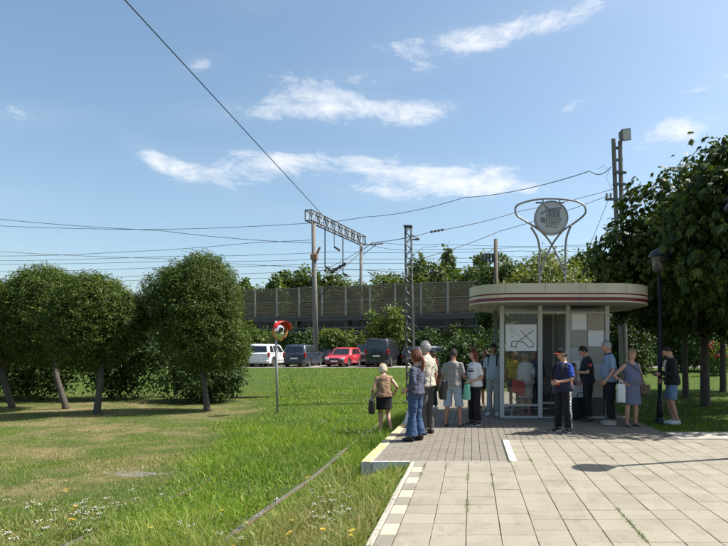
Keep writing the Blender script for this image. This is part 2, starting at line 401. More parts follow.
g2 = tag(scatter_blades('grass', 300000, (-22, .6), (8.5, 24), .0075, 2, bent=False), 'mown lawn between the tram track and the car park', 'grass', kind='stuff')
g3 = tag(scatter_blades('grass', 190000, (-60, -.2), (20, 37.4), .017, 3, bent=False, hk=1.25), 'bright green grass bank below the parked cars', 'grass', kind='stuff')
g4 = tag(scatter_blades('grass', 120000, (3.8, 40), (10.6, 37), .009, 4, bent=False, hk=.75, power=1), 'shady lawn under the trees beside the kiosk', 'grass', kind='stuff')

# ---- weeds and flowers in the verge
def weeds():
    rs = random.Random(8); st = MB(); wh = MB(); ye = MB(); lf = []
    def stalk(x, y, h, kind):
        z = ground_z(x, y) - .01; dx, dy = rs.uniform(-.12, .12) * h, rs.uniform(-.12, .12) * h
        top = Vector((x + dx, y + dy, z + h)); st.tube([(x, y, z), (x + dx * .4, y + dy * .4, z + h * .6), top], [.0028, .0022, .0014], 4)
        if kind == 'white':
            for _ in range(rs.randint(5, 11)):
                o = Vector((rs.uniform(-.035, .035), rs.uniform(-.035, .035), rs.uniform(-.006, .008))); st.tube([top - Vector((0, 0, .03)), top + o], .0009, 3); wh.ball(top + o, (.0062, .0062, .004), 5, 3)
        elif kind == 'yellow':
            for k in range(rs.randint(1, 3)):
                o = Vector((rs.uniform(-.04, .04), rs.uniform(-.04, .04), rs.uniform(-.04, .01))) * (k > 0); c = top + o
                for q in range(7): a = q * .9; ye.add([c, c + Vector((.016 * math.cos(a - .35), .016 * math.sin(a - .35), .006)), c + Vector((.02 * math.cos(a), .02 * math.sin(a), .010)), c + Vector((.016 * math.cos(a + .35), .016 * math.sin(a + .35), .006))], [(0, 1, 2, 3)])
        for k in range(rs.randint(2, 5)):
            t = rs.uniform(.1, .8); a = rs.uniform(0, 6.28); b = Vector((x + dx * t, y + dy * t, z + h * t)); l = rs.uniform(.05, .11); d = Vector((math.cos(a), math.sin(a), rs.uniform(.1, .7))).normalized(); s = d.cross(Vector((0, 0, 1))).normalized() * l * .16
            st.add([b, b + d * l * .5 + s, b + d * l, b + d * l * .5 - s], [(0, 1, 2, 3)], 1)
    def at(px, py): Y = FPX * (EYE + .2) / (py - HY); return (px - CX) / FPX * Y, Y
    for _ in range(28): x, y = at(rs.gauss(30, 36), rs.uniform(522, 585)); stalk(x, y, rs.uniform(.18, .34), 'white')
    for _ in range(12): x, y = at(rs.gauss(78, 10), rs.uniform(512, 540)); stalk(x, y, rs.uniform(.15, .26), 'white')
    for _ in range(30): x, y = at(rs.uniform(310, 350), rs.uniform(500, 540)); stalk(x, y, rs.uniform(.08, .2), 'white')
    for _ in range(75): x, y = at(rs.uniform(215, 372), rs.uniform(490, 590)); stalk(x, y, rs.uniform(.08, .26), rs.choice(['yellow', 'none', 'none', 'none', 'none', 'none']))
    for _ in range(60): x, y = at(rs.uniform(60, 280), rs.uniform(500, 600)); stalk(x, y, rs.uniform(.12, .30), rs.choice(['none', 'none', 'white', 'none', 'yellow']))
    for _ in range(60): x, y = at(rs.uniform(330, 372), rs.uniform(432, 470)); stalk(x, y, rs.uniform(.1, .24), 'none')
    for px, py in ((76, 532), (75, 548)): x, y = at(px, py); stalk(x, y, .27, 'yellow'); stalk(x + .02, y, .26, 'yellow')
    stem = leaf_mat('weed_stem', [(.06, .10, .02), (.12, .17, .04), (.17, .19, .07)], .3)
    tag(st.build('weeds', [stem, leaf_mat('weed_leaf', [(.05, .10, .02), (.10, .17, .035), (.13, .19, .05)], .35)], fix=False), 'leafy weeds growing in the grass beside the paving', 'weeds', kind='stuff')
    tag(wh.build('white_flowers', M('petal_white', (.50, .49, .42), .9, var=.25, scale=30), fix=False), 'white umbels of wild yarrow in the near grass', 'flowers', kind='stuff')
    tag(ye.build('yellow_flowers', M('petal_yellow', (.46, .29, .02), .7, var=.1), fix=False), 'small yellow wildflowers dotted through the verge', 'flowers', kind='stuff')
weeds()
# bare gravel patch in the lawn
gp = MB(); rs = random.Random(4)
for _ in range(420):
    a = rs.uniform(0, 6.28); r = math.sqrt(rs.random()); x, y = -5.0 + .42 * r * math.cos(a) * (1 + .4 * math.sin(3 * a)), 8.05 + .17 * r * math.sin(a) * (1 + .3 * math.cos(2 * a + 1)); s = rs.uniform(.005, .018)
    gp.ball((x, y, ground_z(x, y) - s * .2), (s, s * rs.uniform(.7, 1.2), s * .6), 6, 4)
tag(gp.build('gravel', M('gravel', (.17, .15, .14), .95, var=.45, scale=25)), 'small bare patch of grey gravel in the lawn', 'gravel', kind='stuff')

# ---- tram rails
RUST = M('rail_rust', (.17, .105, .07), .8, .3, var=.4, scale=7, dirt=.4); STEEL = M('rail_steel', (.22, .19, .165), .5, .7, var=.25, scale=4)
def rail(name, path, label, z0=None, worn=True):
    t = empty(name, path[0], 0, label, 'rail', 'tram rails in the grass'); o = Vector(path[0])
    foot = MB(); head = MB(); prof_f = [(-.06, -.06), (.06, -.06), (.06, -.048), (.012, -.036), (.012, .035), (.034, .045), (.034, .062), (-.034, .062), (-.034, .045), (-.012, .035), (-.012, -.036), (-.06, -.048)]
    for pr, mb in ((prof_f, foot), ([(-.026, .0625), (.026, .0625), (.023, .070), (-.023, .070)], head)):
        n = len(pr); vs = []; fs = []
        for i, p in enumerate(path):
            a = Vector(path[max(0, i - 1)]); b = Vector(path[min(len(path) - 1, i + 1)]); d = (b - a); d.z = 0; d.normalize(); s = Vector((d.y, -d.x, 0))
            for (u, v) in pr: vs.append(Vector(p) - o + s * u + Vector((0, 0, v)))
        for i in range(len(path) - 1):
            for k in range(n): j = (k + 1) % n; fs.append((i * n + k, i * n + j, i * n + n + j, i * n + n + k))
        fs += [tuple(range(n)), tuple(range((len(path) - 1) * n, len(path) * n))]; mb.add(vs, fs)
    foot.build('rail_web', RUST, t); head.build('rail_head', STEEL, t); return t
def track_path(x0, r, y1=13.5, turn=1.25, sink=.02):
    pts = []; y = 2.0
    while y < y1: pts.append((x0 + .03 * math.sin(y), y)); y += .6
    c = x0 - r; n = 26
    for i in range(n + 1): a = turn * i / n; pts.append((c + r * math.cos(a), y1 + r * math.sin(a)))
    return [(x, y, ground_z(x, y) - .015 - sink - .028 * float(sm(13, 17, y))) for x, y in pts]
rail('tram_rail', track_path(RAIL_X[0], 14), 'rusty tram rail running in the weeds nearest the platform')
rail('tram_rail', track_path(RAIL_X[1], 12.52, sink=.042), 'far tram rail mostly sunk in the grass, parallel to the platform')
rail('tram_rail', [((px - CX) / FPX * 21.0, 21 + .012 * (px - 290), ground_z((px - CX) / FPX * 21, 21) - .012) for px in range(215, 350, 9)], 'dark rail lying crosswise in the grass in front of the cars')

# ---- paving slabs
def slab_mat(name, a, b, sp=.5):
    if name in MATS: return MATS[name]
    d = Nd(name); p = d.pos(); oi = d.n('ShaderNodeObjectInfo').outputs['Random']
    c = d.mix(oi, a, b); gr = d.m('ADD', d.m('MULTIPLY', d.noise(p, 130, 3, .7), .5), d.m('MULTIPLY', d.noise(p, 48, 3, .75), .5))
    c = d.mix(d.m('MULTIPLY', d.step(gr, .45, .62), sp), c, mul(a, .55)); c = d.mix(d.m('MULTIPLY', d.step(d.noise(p, 260, 2), .55, .75), .5), c, mul(b, 1.3))
    st = d.noise(p, 2.1, 6, .68, .4); c = d.mix(d.m('MULTIPLY', d.step(st, .44, .70), .42), c, mul(a, .62))
    st2 = d.noise(d.scale(p, (1, .5, 1)), 5.5, 5, .7); c = d.mix(d.m('MULTIPLY', d.step(st2, .54, .68), .32), c, (.13, .115, .085))
    d.set(d.b.inputs['Base Color'], c); d.b.inputs['Roughness'].default_value = .88; d.b.inputs['Specular IOR Level'].default_value = .25
    d.bump(d.m('ADD', gr, d.m('MULTIPLY', st2, .5)), .35, .004); MATS[name] = d.mat; return d.mat
SLAB = slab_mat('sand_slab', (.238, .213, .165), (.278, .250, .194)); SLAB_L = slab_mat('pale_slab', (.40, .365, .27), (.43, .39, .30), .3); SLAB_G = slab_mat('grey_slab', (.215, .195, .155), (.245, .22, .18))
PAVER = slab_mat('grey_paver', (.172, .152, .122), (.218, .195, .161)); CONC = slab_mat('kerb_concrete', (.34, .315, .265), (.39, .365, .315))
def yellow_mat():
    d = Nd('yellow_kerb_paint'); p = d.pos(); wv = d.m('ADD', d.noise(p, 9, 6, .72, .3), d.m('MULTIPLY', d.m('SUBTRACT', d.noise(p, 1.6, 3), .5), .5))
    c = d.mix(d.step(wv, .43, .58), d.mix(d.noise(p, 3, 3), (.50, .38, .10), (.56, .47, .19)), (.34, .31, .25)); d.set(d.b.inputs['Base Color'], c); d.b.inputs['Roughness'].default_value = .75; d.bump(d.noise(p, 60, 4), .3, .004); return d.mat
YEL = yellow_mat()
PALEKERB = M('white_painted_kerb', (.56, .56, .54), .8, var=.1, scale=5, dirt=.6, coord='Object')
DIRT = M('joint_dirt', (.055, .048, .036), 1, var=.4, scale=20, coord='Object')
GAP = .0055; TW, TL = .3125, .3125; X0 = -.68; YJ = 7.95; YE = 9.95
def chamfer_tile(lx, ly, h=.05, b=.006):
    return MB().box((0, 0, -h / 2), (lx, ly, h), bev=b)
pav = MB()
pav.add([(-.90, -3, -.016), (.66, -3, -.016), (.66, YJ, -.016), (-.90, YJ, -.016)], [(0, 1, 2, 3)])
pav.add([(.66, -3, -.016), (14, -3, -.016), (14, YE, -.016), (.66, YE, -.016)], [(0, 1, 2, 3)])
pav.add([(3.8, YE, -.016), (14, YE, -.016), (14, 10.8, -.016), (3.8, 10.8, -.016)], [(0, 1, 2, 3)])
pavement = tag(pav.build('pavement', DIRT), 'sand coloured slab pavement leading up to the kiosk', kind='structure')
rs = random.Random(11); slabs = []
tile_me = chamfer_tile(TW - GAP, TL - .0025, b=.004).mesh('slab'); tile_me.materials.append(SLAB)
bord_me = [chamfer_tile(.15, TL - .004).mesh('border_slab') for _ in range(2)]; bord_me[0].materials.append(SLAB_L); bord_me[1].materials.append(SLAB_G)
for col in range(-1, 40):
    x = X0 + (col + .5) * TW
    yend = YJ if x < .62 else YE
    row = 0
    while True:
        y = yend - (row + .5) * TL - .004 - (0 if x < .62 else 0)
        row += 1
        if y < 2.2: break
        px = CX + FPX * (x) / y
        if px < -100 or px > 1000: continue
        py = HY + FPX * EYE / y
        seen = (px > 330 and px < 738 and py < 556)
        slabs.append((seen, y, x, col, row))
pieces = sorted([s for s in slabs if s[0]], key=lambda s: s[1])
keep = set((s[3], s[4]) for s in pieces[:300])
rest = MB()
for seen, y, x, col, row in slabs:
    tx, ty, dz = rs.gauss(0, .0022), rs.gauss(0, .0022), rs.gauss(0, .0013)
    if (col, row) in keep:
        me = tile_me; xx = x
        if col == -1: me = bord_me[0] if (row % 2 == 0) else bord_me[1]; xx = -.76
        o = bpy.data.objects.new('slab', me); C.objects.link(o); o.parent = pavement
        o.location = (xx + rs.gauss(0, .0008), y + rs.gauss(0, .0012), dz); o.rotation_euler = (tx, ty, rs.gauss(0, .002))
    else:
        if col == -1: rest.box((-.76, y, -.025 + dz), (.15, TL - .004, .05), 1 if row % 2 == 0 else 2, bev=.006)
        else: rest.box((x, y, -.025 + dz), (TW - GAP, TL - .004, .05), 0, bev=.006)
tag(rest.build('slab_field', [SLAB, SLAB_L, SLAB_G], pavement), kind='stuff')
k = MB()                                                                            # narrow kerb at the grass, kerb stones one by one
for i in range(12):
    y1 = YJ - .02 - i * 1.0; o = MB().box((0, 0, -.08), (.058, .99, .17), bev=.006).build('kerb_stone', CONC, pavement); o.location = (-.872 + rs.gauss(0, .003), y1 - .5, .004); o.rotation_euler = (0, 0, rs.gauss(0, .002))
cs = MB()
for i in range(9): cs.box((4.35 + i * 1.05, 10.38, -.02), (1.04, .82, .07), bev=.008)
tag(cs.build('concrete_strip', CONC, pavement))
# weeds in the joints
jw = MB(); rs = random.Random(3)
def tuft(x, y, z, n, h):
    for _ in range(n):
        a = rs.uniform(0, 6.28); b = Vector((x + rs.gauss(0, .012), y + rs.gauss(0, .03), z)); t = b + Vector((math.cos(a) * h * .6, math.sin(a) * h * .6, h * rs.uniform(.4, 1))); s = Vector((-math.sin(a), math.cos(a), 0)) * .004
        jw.add([b - s, b + s, t], [(0, 1, 2)])
for col, ys_ in ((0, (7.7, 7.5, 7.2)), (1, (7.6,)), (2, (7.1, 6.9, 5.85, 5.7, 5.55)), (3, (7.15, 6.6)), (7, (5.6, 5.5, 5.3, 5.15, 5.05, 4.9, 4.8, 4.7)), (6, (6.4,)), (9, (8.8, 8.2)), (5, (8.05, 8.0)), (4, (8.0,)), (-1, (7.8, 7.7, 7.4, 7.0, 6.2))):
    for y in ys_:
        for q in range(3): tuft(X0 + col * TW - (.16 if col == -1 else 0), y + rs.gauss(0, .05), -.005, 9, .03)
for _ in range(60): tuft(rs.uniform(-1.35, 3.0), YJ + rs.gauss(0, .006), -.004, 2, .018)
for _ in range(90): tuft(-.91 + rs.gauss(0, .012), rs.uniform(4.3, 7.9), -.03, 10, .07)
for _ in range(80): tuft(rs.uniform(3.78, 3.9), rs.uniform(10.8, 13.5), -.03, 12, .07); tuft(rs.uniform(3.75, 9), 10.82, -.03, 10, .06)
tag(jw.build('joint_weeds', MATS.get('weed_leaf'), fix=False), 'tiny weeds growing in the paving joints', 'weeds', kind='stuff')

# ---- raised tram platform of small grey pavers with a yellow kerb
plat = MB(); PXL = lambda y: -1.47 + .012 * (y - 7.95)
plat.add([(-1.5, YJ, -.014), (.56, YJ, -.014), (.56, YE, -.014), (-1.5, YE, -.014), (.56, YE, -.0141), (3.8, YE, -.014), (3.8, 21.5, -.014), (-1.2, 21.5, -.014)], [(0, 1, 2, 3), (3, 2, 4, 5, 6, 7)])
plat.add([(-1.58, YJ, -.015), (-1.58, YJ, -.4), (-1.3, 21.5, -.4), (-1.3, 21.5, -.015)], [(0, 1, 2, 3)])
platform = tag(plat.build('platform', DIRT), 'low tram platform of grey pavers with a yellow painted kerb', kind='structure')
pv = MB(); rs = random.Random(21); pw, pl = .133, .2; i = 0
xx = -1.47
while xx < 3.8:
    x1 = xx + pw; y = YJ + .10 if xx < .55 else YE + .004
    y += (pl / 2 if i % 2 else 0) - pl
    while y < 17.0:
        a = max(y, (YJ + .055) if x1 < .56 else YE + .006); b = y + pl
        if b - a > .03 and not (xx < .56 < x1 and a < YE and False):
            x1c = min(x1, .555) if a < YE - .01 else x1
            if x1c - xx > .03: pv.box(((xx + x1c) / 2, (a + b) / 2, -.02 + rs.gauss(0, .0014)), (x1c - xx - .006, b - a - .006, .04), bev=.004)
        y += pl
    xx = x1; i += 1
pv.add([(-1.4, 17, 0), (3.8, 17, 0), (3.8, 21.5, 0), (-1.4, 21.5, 0)], [(0, 1, 2, 3)])
tag(pv.build('paver_field', PAVER, platform, fix=False), kind='stuff')
for i in range(12):                                                                 # kerb stones along the track, top worn yellow
    y0 = YJ + i * 1.0; m = MB().box((0, 0, -.17), (.16, .992, .35), bev=.012); me = m.mesh('kerb_stone')
    me.materials.append(PALEKERB); me.materials.append(YEL)
    for p in me.polygons:
        if p.normal.z > .4: p.material_index = 1
    o = link('kerb_stone', me, None, platform); o.location = (-1.555 + .012 * i + rs.gauss(0, .004), y0 + .5, .008 + rs.gauss(0, .003)); o.rotation_euler = (0, 0, rs.gauss(0, .003))
for x0, x1 in ((-1.47, -.92),):
    o = MB().box((0, 0, -.17), (x1 - x0, .05, .35), bev=.006).build('edge_stone', PALEKERB, platform); o.location = ((x0 + x1) / 2, YJ + .025, .004)
o = MB().box((0, 0, -.04), (1.44, .045, .08), bev=.005).build('edge_stone', CONC, platform); o.location = (-.19, YJ + .025, .003)
o = MB().box((0, 0, -.04), (.112, 1.9, .08), bev=.005).build('white_strip', M('white_strip', (.42, .41, .37), .8, var=.1, dirt=.35), platform); o.location = (.612, YJ + .99, .006)
# whitewashed block at the end of the yellow kerb
m = MB(); m.add([(-.14, -.3, 0), (.10, -.3, 0), (.10, .3, 0), (-.14, .3, 0), (-.03, -.22, .42), (.08, -.22, .47), (.08, .22, .47), (-.03, .22, .42)], [(3, 2, 1, 0), (4, 5, 6, 7), (0, 1, 5, 4), (1, 2, 6, 5), (2, 3, 7, 6), (3, 0, 4, 7)])
bl = m.build('concrete_block', M('whitewash', (.62, .64, .66), .85, var=.12, scale=4, dirt=.5)); bl.location = (-1.40, 12.3, -.03)
b_ = bl.modifiers.new('bevel', 'BEVEL'); b_.width = .02; b_.segments = 2
tag(bl, 'tapered whitewashed concrete block at the end of the yellow kerb', 'block')
# ---- car park
cp = MB(); xs = np.linspace(-70, 60, 60)
cp.add([(x, y, .425) for y in (37.4, 44.0) for x in xs] , [(i, i + 1, 61 + i, 60 + i) for i in range(59)])
def asphalt():
    d = Nd('car_park_asphalt'); p = d.pos(); c = d.mix(d.noise(p, 3, 6, .7), (.16, .15, .135), (.27, .25, .225)); d.set(d.b.inputs['Base Color'], c); d.b.inputs['Roughness'].default_value = .9; d.bump(d.noise(p, 60, 3), .4, .01); return d.mat
tag(cp.build('car_park', asphalt()), 'dusty grey car park surface behind the grass bank', kind='structure')
# ================================================================ VEGETATION
BARK = M('bark', (.075, .06, .05), .95, var=.4, scale=7, bump=.9, bscale=24, bdist=.02); BARK_L = M('grey_bark', (.075, .064, .053), .95, var=.35, scale=6, bump=.9, bscale=20, bdist=.02)
def leaf_quads(c, out, size, aspect, rs, droop=.2, fan=1, spread=.9):
    "leaf blades at points c with outward directions out"
    n = len(c); nrm = out + rs.randn(n, 3) * .75; nrm[:, 2] += .35; nrm /= np.linalg.norm(nrm, axis=1, keepdims=True) + 1e-9
    Vs = []
    t = rs.randn(n, 3) + out * .5; t[:, 2] -= droop; t -= nrm * (t * nrm).sum(1, keepdims=True); t /= np.linalg.norm(t, axis=1, keepdims=True) + 1e-9; b = np.cross(nrm, t)
    sz = size * (.6 + .8 * rs.rand(n))[:, None]
    for k in range(fan):
        a = 0 if fan == 1 else (k - (fan - 1) / 2) * 2 * spread / (fan - 1)
        L = sz * (1 if fan == 1 else (1 - .3 * abs(a) / spread)); d = t * math.cos(a) + b * math.sin(a); s = b * math.cos(a) - t * math.sin(a)
        d2 = d - np.array([[0, 0, 1.]]) * (droop * .6)
        Vs.append(np.stack([c, c + d * L * .55 + s * L * aspect * .5 + nrm * L * .05, c + d2 * L, c + d * L * .55 - s * L * aspect * .5 + nrm * L * .05], 1))
    V = np.concatenate(Vs, 0).reshape(-1, 3); return V, np.arange(len(V)).reshape(-1, 4)
def blob_points(blobs, n, rs, inner=.55, lump=.22, clump=26, csd=.13):
    "leaf positions: clumps in the outer shell of each ellipsoid, lumpy outline"
    vol = np.array([b[3] * b[4] + b[4] * b[5] + b[3] * b[5] for b in blobs]); vol = vol / vol.sum(); P_, O = [], []
    for b, f in zip(blobs, vol):
        nc = max(6, int(n * f / clump)); d = rs.randn(nc, 3); d /= np.linalg.norm(d, axis=1, keepdims=True)
        ph = rs.rand(9) * 6.28; lp = 1 + lump * (np.sin(3.1 * d[:, 0] + ph[0]) * np.sin(2.7 * d[:, 1] + ph[1]) + .6 * np.sin(6 * d[:, 2] + ph[2]) * np.sin(5 * d[:, 0] + ph[3]) + .5 * np.sin(11 * d[:, 1] + ph[4]) * np.sin(9 * d[:, 2] + ph[5]))
        r = (inner + (1 - inner) * rs.rand(nc) ** .55) * lp; R3 = np.array(b[3:6]); cc = np.array(b[0:3]) + d * r[:, None] * R3
        k = rs.poisson(clump, nc); idx = np.repeat(np.arange(nc), k); p = cc[idx] + rs.randn(len(idx), 3) * csd * R3.mean() ** .6 * .9
        o = d[idx] / R3 * R3.mean(); P_.append(p); O.append(o)
    return np.concatenate(P_), np.concatenate(O)
def crown_mesh(name, blobs, n, size, aspect, seed, inner=.55, lump=.22, clump=26, csd=.13, fan=1, droop=.2, base=(0, 0, 0), zmin=None):
    rs = np.random.RandomState(seed); p, o = blob_points(blobs, n, rs, inner, lump, clump, csd)
    if zmin is not None: k = p[:, 2] > zmin; p, o = p[k], o[k]
    V, F = leaf_quads(p, o, size, aspect, rs, droop, fan); return npmesh(name, V - np.array(base)[None], F)
def limb(mb, a, b, r0, r1, rs, wob=.06, n=5, sides=7):
    a, b = Vector(a), Vector(b); L = (b - a).length; pts = []
    for i in range(n + 1): t = i / n; q = a.lerp(b, t); q += Vector((rs.gauss(0, 1), rs.gauss(0, 1), 0)) * wob * L * math.sin(math.pi * t) * .6; pts.append(q)
    mb.tube(pts, [r0 + (r1 - r0) * (i / n) for i in range(n + 1)], sides); return pts
def tree(name, label, cat, base, blobs, n, size, aspect, seed, leafm, trunk_r, bark=BARK, group=None, lean=(0, 0), fork=.55, nlimb=7, **kw):
    "blobs are given in metres relative to the foot of the trunk"
    rs = random.Random(seed); t = empty(name, base, 0, label, cat, group)
    top = max(b[2] for b in blobs); low = min(b[2] - b[5] for b in blobs); f = Vector((lean[0], lean[1], max(low + .25, top * fork * .6)))
    m = MB(); m.tube([(0, 0, -.15), (lean[0] * .05, lean[1] * .05, .12), f * .55 + Vector((rs.gauss(0, .03), 0, 0)), f], [trunk_r * 1.5, trunk_r * 1.08, trunk_r * .9, trunk_r * .78], 10)
    for i in range(nlimb):
        b = blobs[i % len(blobs)]; tgt = Vector(b[:3]) + Vector((rs.uniform(-.5, .5) * b[3], rs.uniform(-.5, .5) * b[4], rs.uniform(-.2, .55) * b[5]))
        pts = limb(m, f * rs.uniform(.8, 1), tgt, trunk_r * .5, trunk_r * .12, rs, .1, 5, 6)
        for _ in range(2): q = pts[rs.randint(2, 4)]; limb(m, q, q + Vector((rs.uniform(-.6, .6) * b[3], rs.uniform(-.6, .6) * b[4], rs.uniform(0, .5) * b[5])), trunk_r * .22, trunk_r * .06, rs, .1, 3, 5)
    m.build('trunk', bark, t, smooth=True, fix=False)
    link('crown', crown_mesh('crown', blobs, n, size, aspect, seed, **kw), leafm, t); return t
WILLOW = leaf_mat('willow_leaf', [(.018, .036, .007), (.036, .066, .010), (.066, .104, .018), (.13, .165, .035)], .25, .6)
CHEST = leaf_mat('chestnut_leaf', [(.014, .032, .007), (.026, .052, .010), (.044, .078, .015), (.085, .11, .028)], .20, .5)
BIRCH = leaf_mat('birch_leaf', [(.045, .075, .018), (.075, .115, .028), (.11, .15, .04)], .3, .5)
BUSH = leaf_mat('bush_leaf', [(.04, .075, .014), (.075, .12, .022), (.12, .17, .035), (.16, .20, .05)], .3, .5)
LILAC = leaf_mat('dark_bush_leaf', [(.018, .040, .010), (.036, .068, .016), (.066, .10, .025)], .18, .58)
LIME = leaf_mat('pale_willow_leaf', [(.07, .10, .028), (.11, .14, .04), (.16, .18, .06)], .32, .5)
WG = 'clipped round willows in a row'
def willow(px, Y, w_px, y_top, y_bot, seed, label, lean, n, offpx=0, extra=()):
    b = gpos(px, Y); k = Y / FPX; cx = offpx * k; rx = w_px / 2 * k; zt = EYE + (HY - y_top) * k - b.z; zb = EYE + (HY - y_bot) * k - b.z; rz = (zt - zb) / 2; cz = (zt + zb) / 2
    bl = [(cx, 0, cz, rx * .97, rx * .95, rz * .98), (cx + rx * .18, -.1, cz + rz * .32, rx * .74, rx * .7, rz * .62), (cx - rx * .25, .1, cz + rz * .12, rx * .7, rx * .7, rz * .7)]
    bl += [(cx + e[0] * k, e[3], EYE + (HY - e[1]) * k - b.z, e[2] * k, e[2] * k, e[2] * k * 1.1) for e in extra]
    return tree('willow_tree', label, 'tree', b, bl, int(n * 2.1), .085, .26, seed, WILLOW, .085, BARK_L, WG, lean, inner=.42, lump=.055, clump=14, csd=.055)
willow(207, 16.4, 90, 250, 378, 31, 'largest round clipped willow, nearest the convex mirror', (-.15, 0), 46000, -8, ((-30, 300, 30, .1), (22, 345, 26, .2)))
willow(97, 15.6, 86, 272, 372, 32, 'round clipped willow with a straight grey trunk, second from the mirror', (.12, 0), 40000, -6, ((26, 322, 26, .2),))
willow(66, 17.0, 84, 264, 366, 33, 'round clipped willow with a trunk leaning left, third from the mirror', (-.42, 0), 38000, -24)
willow(12, 17.2, 86, 278, 372, 34, 'clipped willow cut by the left edge of the picture', (-.35, 0), 34000, -22)
def bush(px, Y, w_px, y_top, seed, label, leafm=BUSH, n=6000, size=.09, aspect=.5, depth=1.0, name='bush', cat='bush', group=None, rough=.3, nb=5, **kw):
    b = gpos(px, Y); k = Y / FPX; h = EYE + (HY - y_top) * k - b.z; wd = w_px * k; rs = random.Random(seed); t = empty(name, b, 0, label, cat, group)
    bl = [(0, 0, h * .42, wd * .42, depth * .9, h * .5)]
    for i in range(nb): hh = h * rs.uniform(.55, .97); bl.append((rs.uniform(-.36, .36) * wd, rs.uniform(-.5, .5) * depth, hh - h * .28, wd * rs.uniform(.16, .28), depth * .6, h * rs.uniform(.24, .34)))
    m = MB()
    for i in range(6): a = rs.uniform(0, 6.28); limb(m, (rs.uniform(-.15, .15) * wd, rs.uniform(-.2, .2), -.1), (rs.uniform(-.4, .4) * wd, rs.uniform(-.4, .4) * depth, h * rs.uniform(.5, .85)), .028, .008, rs, .1, 4, 5)
    m.build('stem', BARK, t, fix=False)
    link('foliage', crown_mesh('foliage', bl, n, size, aspect, seed, inner=.25, lump=.2, clump=14, csd=.12, zmin=.02, **kw), leafm, t); return t
# shrubs behind the willows
SG = 'dark shrubs behind the willows'
bush(20, 20.5, 140, 300, 41, 'dark shrub behind the leftmost willow trunks', LILAC, 17000, .12, .5, 1.3, group=SG)
bush(125, 20.4, 130, 306, 42, 'dark shrub filling the gap behind the two middle willow trunks', LILAC, 17000, .12, .5, 1.3, group=SG)
bush(196, 19.4, 104, 340, 43, 'low dark shrub behind the largest willow trunk', LILAC, 14000, .11, .5, 1.1, group=SG)
bush(-75, 21, 120, 300, 44, 'dark shrub at the left edge beyond the willows', LILAC, 9000, .12, .5, 1.3, group=SG)
bush(232, 33.5, 40, 322, 45, 'light green shrub beside the first parked car', BUSH, 6000, .12, .5, 1.0)
# broad bush behind the waiting people and others round the kiosk
bush(470, 23.5, 78, 330, 46, 'broad glossy bush behind the waiting queue', LILAC, 12000, .15, .55, 1.3)
bush(436, 36.6, 30, 352, 47, 'low bush in front of the silver car', BUSH, 4000, .12, .5, .8)
bush(512, 25, 60, 320, 48, 'leafy bush seen through the kiosk glass', LILAC, 9000, .15, .55, 1.2)
bush(628, 27, 70, 300, 49, 'tall dark bush right of the kiosk', LILAC, 12000, .17, .55, 1.4)
bush(690, 33, 90, 305, 50, 'dark bush beyond the sunlit lawn', LILAC, 12000, .19, .55, 1.5)
bush(770, 34, 90, 300, 51, 'dark bush at the right edge beyond the lawn', LILAC, 9000, .19, .55, 1.5)
bush(575, 29, 80, 300, 52, 'dark bush hidden behind the kiosk wall', LILAC, 8000, .19, .55, 1.4)
# red flowering plant in the lawn at the far right
m = bush(716, 30, 24, 338, 53, 'small rose bush with red blooms on the sunlit lawn', BUSH, 2600, .1, .5, .5, 'rose_bush', nb=3)
rs = random.Random(6)
for _ in range(22): MB().ball((rs.uniform(-.55, .55), rs.uniform(-.4, 0), rs.uniform(.9, 1.95)), rs.uniform(.04, .075), 6, 5).build('bloom', M('rose_red', (.55, .03, .04), .6), m, smooth=True)
# hedge row behind the cars
HG = 'bushes along the foot of the railway platform'
for i, (px, wd, yt) in enumerate(((248, 84, 316), (300, 80, 324), (345, 66, 327), (388, 50, 300), (424, 66, 326), (462, 70, 322), (505, 66, 320), (190, 70, 318), (120, 80, 318), (40, 90, 318), (-50, 90, 316), (560, 70, 322))):
    lab = ['bright bush behind the white car', 'bush behind the dark blue car', 'bush behind the red hatchback', 'tall pale green bush rising behind the black van', 'bush beyond the lattice pole and the silver car', 'bush below the fence left of the kiosk', 'bush below the fence behind the kiosk', 'bush behind the largest willow crown', 'bush behind the second willow crown', 'bush behind the third willow crown', 'bush beyond the left edge under the fence', 'bush behind the kiosk roof'][i]
    bush(px, 45.6 + .4 * (i % 3), wd, yt, 60 + i, lab, BUSH if i % 3 != 1 else LILAC, 5200, .22, .5, 1.2, group=HG)
# trees beyond the railway
def far_tree(px, Y, w_px, y_top, seed, label, leafm=BIRCH, n=3800, size=.42, kind='round', z0=None, group='trees beyond the railway', name='far_tree'):
    b = gpos(px, Y); k = Y / FPX; h = EYE + (HY - y_top) * k - b.z; wd = w_px * k; rs = random.Random(seed)
    if kind == 'spire': bl = [(0, 0, h * (.38 + .13 * i), wd * (.5 - .085 * i), wd * (.45 - .07 * i), h * .15) for i in range(5)]
    else:
        bl = [(0, 0, h * .55, wd * .4, wd * .4, h * .33)]
        for i in range(7): hh = h * rs.uniform(.55, .98); q = .5 * (1.15 - .5 * hh / h); bl.append((rs.uniform(-q, q) * wd, rs.uniform(-.3, .3) * wd, hh - h * .14, wd * rs.uniform(.16, .26), wd * .22, h * rs.uniform(.13, .19)))
    return tree(name, label, 'tree', b, bl, n, size, .55, seed, leafm, .16, BARK_L, group, (rs.uniform(-.3, .3), 0), inner=.3, lump=.25, clump=12, csd=.16)
